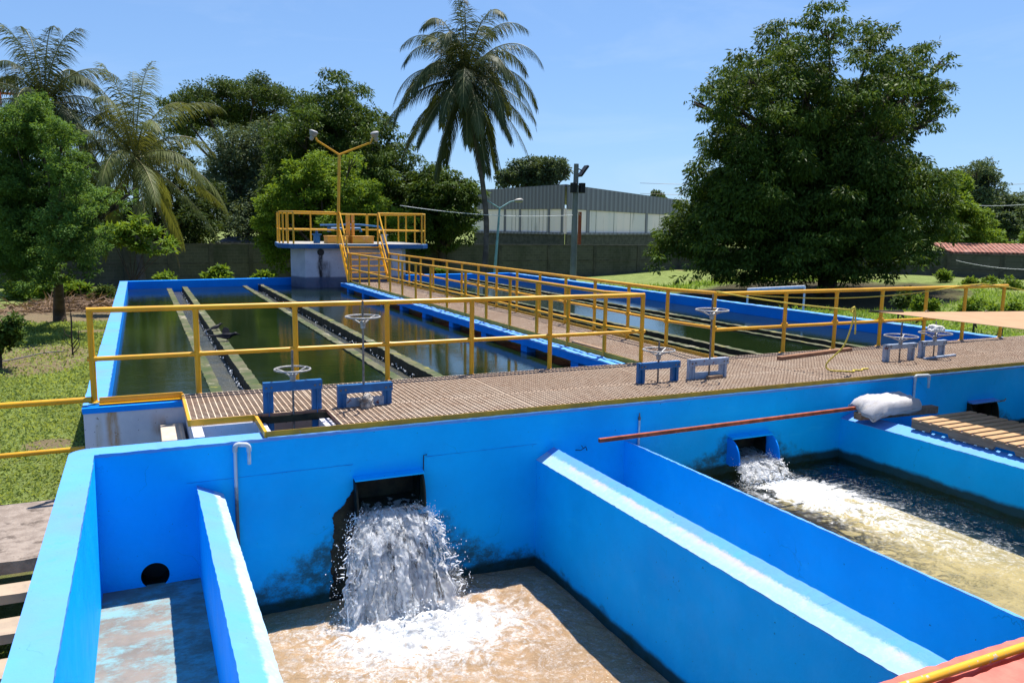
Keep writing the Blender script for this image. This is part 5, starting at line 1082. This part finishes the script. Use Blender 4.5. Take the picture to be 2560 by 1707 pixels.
# ------------------------------------------------ vegetation
def blobs(D, lst, spread=1.2, seed=1, dup=True, sq=.9):
    r = random.Random(seed); out = []
    for px_, py_, rp in lst:
        R = rp/FPX*D; p = atD(px_, py_, D+r.uniform(-spread, spread)); out.append((p.x, p.y, p.z, R*sq))
        if dup: p = atD(px_, py_+rp*.1, D+R*1.1); out.append((p.x, p.y, p.z, R*sq*.9))
    return out
F_mango = foliage('dark_mango_leaf', (.009, .024, .005), (.070, .120, .022), .38, .22)
F_mid = foliage('mid_green_leaf', (.018, .040, .012), (.062, .100, .026), .42, .20)
F_grey = foliage('grey_green_leaf', (.026, .046, .022), (.105, .145, .075), .38, .18)
F_bright = foliage('bright_green_leaf', (.035, .082, .009), (.135, .215, .025), .42, .30)
F_feather = foliage('feathery_green_leaf', (.018, .048, .010), (.110, .205, .045), .45, .28)
F_far = foliage('far_green_leaf', (.030, .055, .030), (.080, .12, .055), .5, .2)
F_dark = foliage('dark_green_leaf', (.012, .026, .008), (.035, .06, .016), .45, .2)  # dark green leaves of the dense tree behind the left palms
F_palm = foliage('palm_leaf', (.020, .036, .016), (.075, .095, .040), .30, .18, dry=(.93, (.20, .14, .09)))
F_palmy = foliage('yellowing_palm_leaf', (.035, .058, .028), (.155, .175, .055), .32, .22, dry=(.93, (.20, .14, .10)))
def at_ground(px_, Y): p = atY(px_, 700, Y); return (p.x, Y, GZ)
def base_D(px_, D): p = atD(px_, 700, D); return (p.x, p.y, GZ)
bigl = [(2070, 70, 75), (1965, 115, 85), (2180, 110, 80), (2290, 165, 75), (2355, 160, 42), (1870, 190, 85), (1790, 235, 70), (1735, 255, 30), (2010, 235, 130), (2160, 260, 130), (2290, 270, 90), (2345, 225, 60), (2345, 285, 55), (2240, 210, 90), (1840, 225, 80), (1880, 310, 120), (2040, 370, 150), (2190, 370, 110), (2310, 315, 40), (1830, 300, 70),
    (1810, 410, 85), (1900, 460, 130), (2080, 490, 150), (2220, 480, 120), (2310, 470, 70), (1780, 500, 80), (1740, 560, 90), (1690, 610, 75), (1655, 645, 45), (1850, 590, 130), (2000, 600, 130), (2150, 580, 130), (2280, 570, 95), (2350, 560, 55), (1790, 655, 50), (1930, 665, 60)]
big = blobs(45, bigl[:20], 4.0, 3, True, .78)+blobs(45, bigl[20:], 2.5, 4)+blobs(40.5, [(1900, 520, 70), (2080, 540, 80), (2230, 560, 70), (1800, 600, 60), (1980, 640, 70), (2140, 640, 70), (1720, 670, 45), (1850, 690, 45), (1960, 700, 40), (2060, 690, 50), (2180, 680, 50), (2280, 650, 55), (1650, 670, 35)], 1, 5, False)
bb = base_D(2070, 46)
tree('mango_tree', 'huge dark mango tree towering over the right side, wider than any other', bb, big, F_mango, (.29, .085), 270000, 25, .31, 11, .5, .9, fork=(bb[0]-.5, bb[1], 5.5), inner=.30, zmin=-1.5)
t2 = blobs(78, [(440, 265, 45), (500, 245, 55), (570, 235, 60), (640, 230, 60), (700, 245, 55), (760, 270, 50), (520, 300, 60), (620, 300, 70), (700, 320, 60), (450, 320, 50)], 3, 4, True)
tree('rain_tree', 'broad flat topped green tree on the skyline behind the left palms', base_D(610, 79), t2, F_mid, (.30, .12), 42000, 26, .34, 12, .6, .2, flat=.6)
t3 = blobs(62, [(560, 370, 70), (640, 375, 80), (710, 400, 80), (600, 460, 90), (690, 490, 90), (540, 450, 60), (640, 560, 80), (560, 560, 80)], 2, 5)
tree('tree', 'grey green bushy tree between the left palm and the yellow lamp post', base_D(620, 63), t3, F_grey, (.30, .10), 45000, 26, .34, 13, .4, .4, zmin=-.8)
t4 = blobs(58, [(855, 235, 62), (815, 300, 75), (890, 290, 65), (770, 280, 50), (750, 350, 80), (850, 380, 95), (940, 350, 70), (990, 400, 60), (920, 440, 90), (1020, 470, 65), (830, 470, 100), (740, 450, 80), (980, 520, 90), (1030, 560, 60)], 2, 6)
tree('mango_tree', 'tall dark mango tree behind the pump tower and its lamp post', base_D(880, 59), t4, F_mango, (.33, .10), 80000, 26, .32, 14, .5, .8, zmin=-.8)
t5 = blobs(56, [(1090, 460, 55), (1140, 490, 60), (1070, 530, 70), (1150, 560, 50), (1110, 590, 45), (1180, 545, 30), (1030, 590, 50)], 2, 7)
tree('mango_tree', 'dark leafy tree behind the tall palm trunk, left of the warehouse', base_D(1100, 57), t5, F_mango, (.33, .10), 38000, 26, .34, 15, .35, .8, zmin=-.8)
t6 = blobs(46, [(780, 430, 45), (850, 440, 45), (740, 480, 60), (830, 500, 75), (900, 500, 60), (690, 540, 55), (770, 560, 75), (870, 570, 75), (940, 540, 55), (960, 590, 50), (700, 610, 50), (690, 660, 35), (670, 580, 45), (660, 510, 30), (1000, 560, 40), (740, 440, 40), (880, 400, 30), (800, 400, 30)], 1.5, 8)
tree('bushy_tree', 'bright yellow green bushy tree directly behind the pump tower', base_D(810, 46), t6, F_bright, (.22, .085), 75000, 34, .27, 16, .3, .35, zmin=-1.2)
t7 = blobs(27, [(90, 290, 62), (30, 330, 65), (150, 345, 55), (60, 400, 80), (170, 430, 60), (20, 480, 80), (110, 500, 80), (200, 510, 60), (265, 490, 42), (60, 580, 90), (170, 590, 75), (240, 600, 50), (20, 660, 70), (120, 665, 60), (215, 660, 40), (330, 480, 22), (300, 510, 30), (60, 720, 35)], 1.3, 9)
b7 = base_D(145, 27.5)
tree('feathery_tree', 'near feathery green tree at the left edge, standing in its own shade', atZ(150, 803, GZ), t7, F_feather, (.105, .045), 120000, 34, .26, 17, .19, .35, fork=(atD(140, 640, 28).x, atD(140, 640, 28).y, .9), inner=.5, zmin=-1.3)
t8 = blobs(52, [(190, 470, 80), (270, 560, 80), (420, 470, 60), (470, 560, 70), (380, 540, 60), (330, 590, 60), (510, 500, 60), (170, 580, 80), (60, 560, 80), (400, 380, 45), (450, 400, 45), (20, 470, 70)], 2, 10)
tree('tree', 'dense dark tree spreading low over the perimeter wall behind the left palms', base_D(400, 53), t8, F_dark, (.32, .11), 45000, 26, .36, 18, .35, .4, zmin=-.5)
t9 = blobs(33, [(320, 570, 26), (375, 578, 24), (415, 605, 20), (290, 600, 26), (345, 612, 26), (395, 632, 16), (425, 625, 14), (265, 575, 20), (350, 545, 16)], .9, 11, False)
tree('papaya_sapling', 'light green broad leaved sapling beside the left palm trunk', base_D(330, 33), t9, F_bright, (.30, .10), 1700, 12, .55, 19, .07, .3, flat=.45)
t10 = blobs(115, [(1265, 445, 26), (1300, 430, 32), (1345, 425, 36), (1390, 425, 32), (1415, 432, 18), (1250, 460, 18), (1360, 460, 30), (1310, 462, 30)], 2, 12)
tree('tree', 'pale green tree rising behind the warehouse roof', base_D(1340, 116), t10, F_far, (.42, .20), 20000, 26, .34, 20, .5, .2)
tree('tree', 'tiny treetop peeking over the right end of the warehouse roof', base_D(1645, 160), blobs(160, [(1640, 492, 14), (1655, 497, 12), (1625, 497, 9)], 1, 13), F_far, (.5, .25), 1800, 26, .4, 21, .4, .2)
t11 = blobs(105, [(2440, 430, 34), (2465, 420, 28), (2410, 450, 34), (2450, 470, 50), (2400, 490, 45), (2500, 490, 35), (2530, 505, 30), (2580, 505, 40), (2475, 440, 30), (2425, 470, 36), (2440, 530, 60), (2520, 540, 50), (2600, 550, 60)], 2, 14)
tree('tree', 'dark grey green tree on the far right skyline', base_D(2450, 106), t11, F_far, (.42, .18), 36000, 26, .34, 22, .6, .3)
t12 = blobs(64, [(2390, 470, 40), (2400, 530, 50), (2380, 580, 50), (2440, 570, 42), (2470, 590, 30), (2420, 600, 40)], 1.5, 15)
tree('tree', 'light green tree just right of the huge mango tree', base_D(2400, 65), t12, F_bright, (.30, .12), 22000, 26, .34, 23, .3, .3, zmin=-.5)
tree('tree', 'low light green tree spreading just behind the tiled roof', base_D(2480, 76), blobs(76, [(2440, 606, 26), (2480, 600, 26), (2520, 612, 18), (2575, 602, 26), (2410, 612, 24)], 1, 26), F_bright, (.3, .14), 12000, 26, .34, 27, .2, .2)
tree('creeper_bush', 'round bush smothered in creepers behind the tiled roof', base_D(2515, 88), blobs(88, [(2510, 555, 24), (2530, 570, 24), (2490, 575, 20), (2545, 585, 16)], 1, 16), F_far, (.35, .18), 9000, 26, .34, 24, .3, .2)
def shrub(label, px_, py_, D, r, n, seed, mt, leaf=(.12, .05), k=3, name='shrub'):
    rr = random.Random(seed); l = [(px_+rr.uniform(-r, r)*.8, py_+rr.uniform(-.4, .5)*r, r*rr.uniform(.5, .8)) for _ in range(k)]
    bs = blobs(D, l, .3, seed, False); p = atD(px_, py_, D); return tree(name, label, (p.x, p.y, GZ+gheight(p.x, p.y)), bs, mt, leaf, n, 18, .45, seed, .03, .2, group='shrubs', cat='shrub', zmin=-1.75)
shrub('glossy dark citrus bush cut by the left edge of the frame', -5, 835, 20.5, 55, 3600, 31, F_mango, (.13, .065), 6)
shrub('pale leafy shrub at the foot of the perimeter wall, far left', 50, 728, 38, 28, 1500, 32, F_bright, (.2, .09), 4)
shrub('pale broad leaved shrub behind the feathery tree trunk', 135, 722, 37, 34, 2600, 33, F_bright, (.24, .1), 4)
shrub('pale shrub between the feathery tree and the basin corner', 185, 725, 36, 30, 2200, 34, F_bright, (.24, .1), 4)
shrub('ragged weedy shrub touching the left basin corner', 250, 735, 36, 24, 1200, 35, F_mid, (.2, .07), 4)
shrub('small pale plant behind the far basin wall, near the left palm', 410, 690, 36, 16, 500, 36, F_bright, (.2, .1), 3, 'plant')
shrub('wide pale plant behind the far basin wall, left of the tower', 545, 690, 37, 24, 900, 37, F_bright, (.26, .14), 4, 'plant')
shrub('low pale plant behind the far basin wall, touching the tower', 655, 690, 37, 18, 500, 38, F_bright, (.2, .12), 3, 'plant')
shrub('small weed behind the right basin, just right of the tower', 1105, 677, 40, 12, 300, 39, F_bright, (.2, .1), 2, 'plant')
for i, (a, b, D, r, lab) in enumerate(((2368, 692, 50, 18, 'leafy shrub at the wall foot behind the right railing'), (2420, 708, 48, 16, 'small bright shrub seen above the last railing posts'), (2465, 706, 48, 14, 'small shrub just right of the bright one by the wall'), (2535, 715, 46, 26, 'bright shrub at the right edge of the frame'), (2250, 745, 33, 26, 'dark shrub in the shade behind the railing rope'), (2310, 758, 31, 24, 'dark shrub in the grass behind the middle of the right railing'), (2440, 765, 30, 28, 'shrub on the grass mound behind the shade sail'), (2510, 770, 28, 26, 'shrub right of the grass mound above the shade sail'))):
    shrub(lab, a, b, D, r, 1500, 50+i, F_bright if i != 4 else F_mid, (.16, .07), 4)
# palms
cp_ = atD(1165, 195, 47); bp_ = base_D(1207, 47); 
frond_palm('palm_tree', 'tallest coconut palm standing alone against the sky near the centre', bp_, cp_, 52, 5.7, 3, F_palm, .19, bend=(.75, 0, -1.5), elev=(-74, 82), ll=1.1, lw=.055, stiff=.25)
cp_ = atD(338, 395, 44); bp_ = atD(357, 705, 44)
frond_palm('palm_tree', 'shorter coconut palm with yellowing drooping fronds, left of centre', (bp_.x, bp_.y, GZ), cp_, 34, 5.6, 8, F_palmy, .2, bend=(-.1, 0, 0), elev=(-62, 88), ll=1.05, lw=.05, stiff=.75, dryn=1)
cp_ = atD(112, 262, 42); bp_ = base_D(130, 42)
frond_palm('palm_tree', 'coconut palm partly hidden behind the feathery tree at the left edge', bp_, cp_, 28, 4.8, 12, F_palm, .2, elev=(-50, 84), ll=1.15, lw=.05, stiff=.6)
# heap of dry fronds
rs = np.random.RandomState(2); n = 2600; c = np.array(atZ(205, 770, GZ)); P = c+rs.randn(n, 3)*np.array([1.6, 1.1, .16]); P[:, 2] = GZ+.03+np.abs(rs.randn(n))*.22*np.exp(-((P[:, 0]-c[0])/1.8)**2)
A = unit(rs.randn(n, 3)*np.array([1, 1, .25])); S = unit(np.cross(A, rs.randn(n, 3)))
o = quads_obj('dry_fronds', leafmesh(P, A, S, rs.uniform(.3, .8, n), rs.uniform(.03, .06, n)), foliage('dry_frond_leaf', (.10, .065, .045), (.26, .18, .13), .8, .1), None, rs.rand(n)); tag(o, 'heap of dry brown fronds under the feathery tree', None, None, 'stuff')
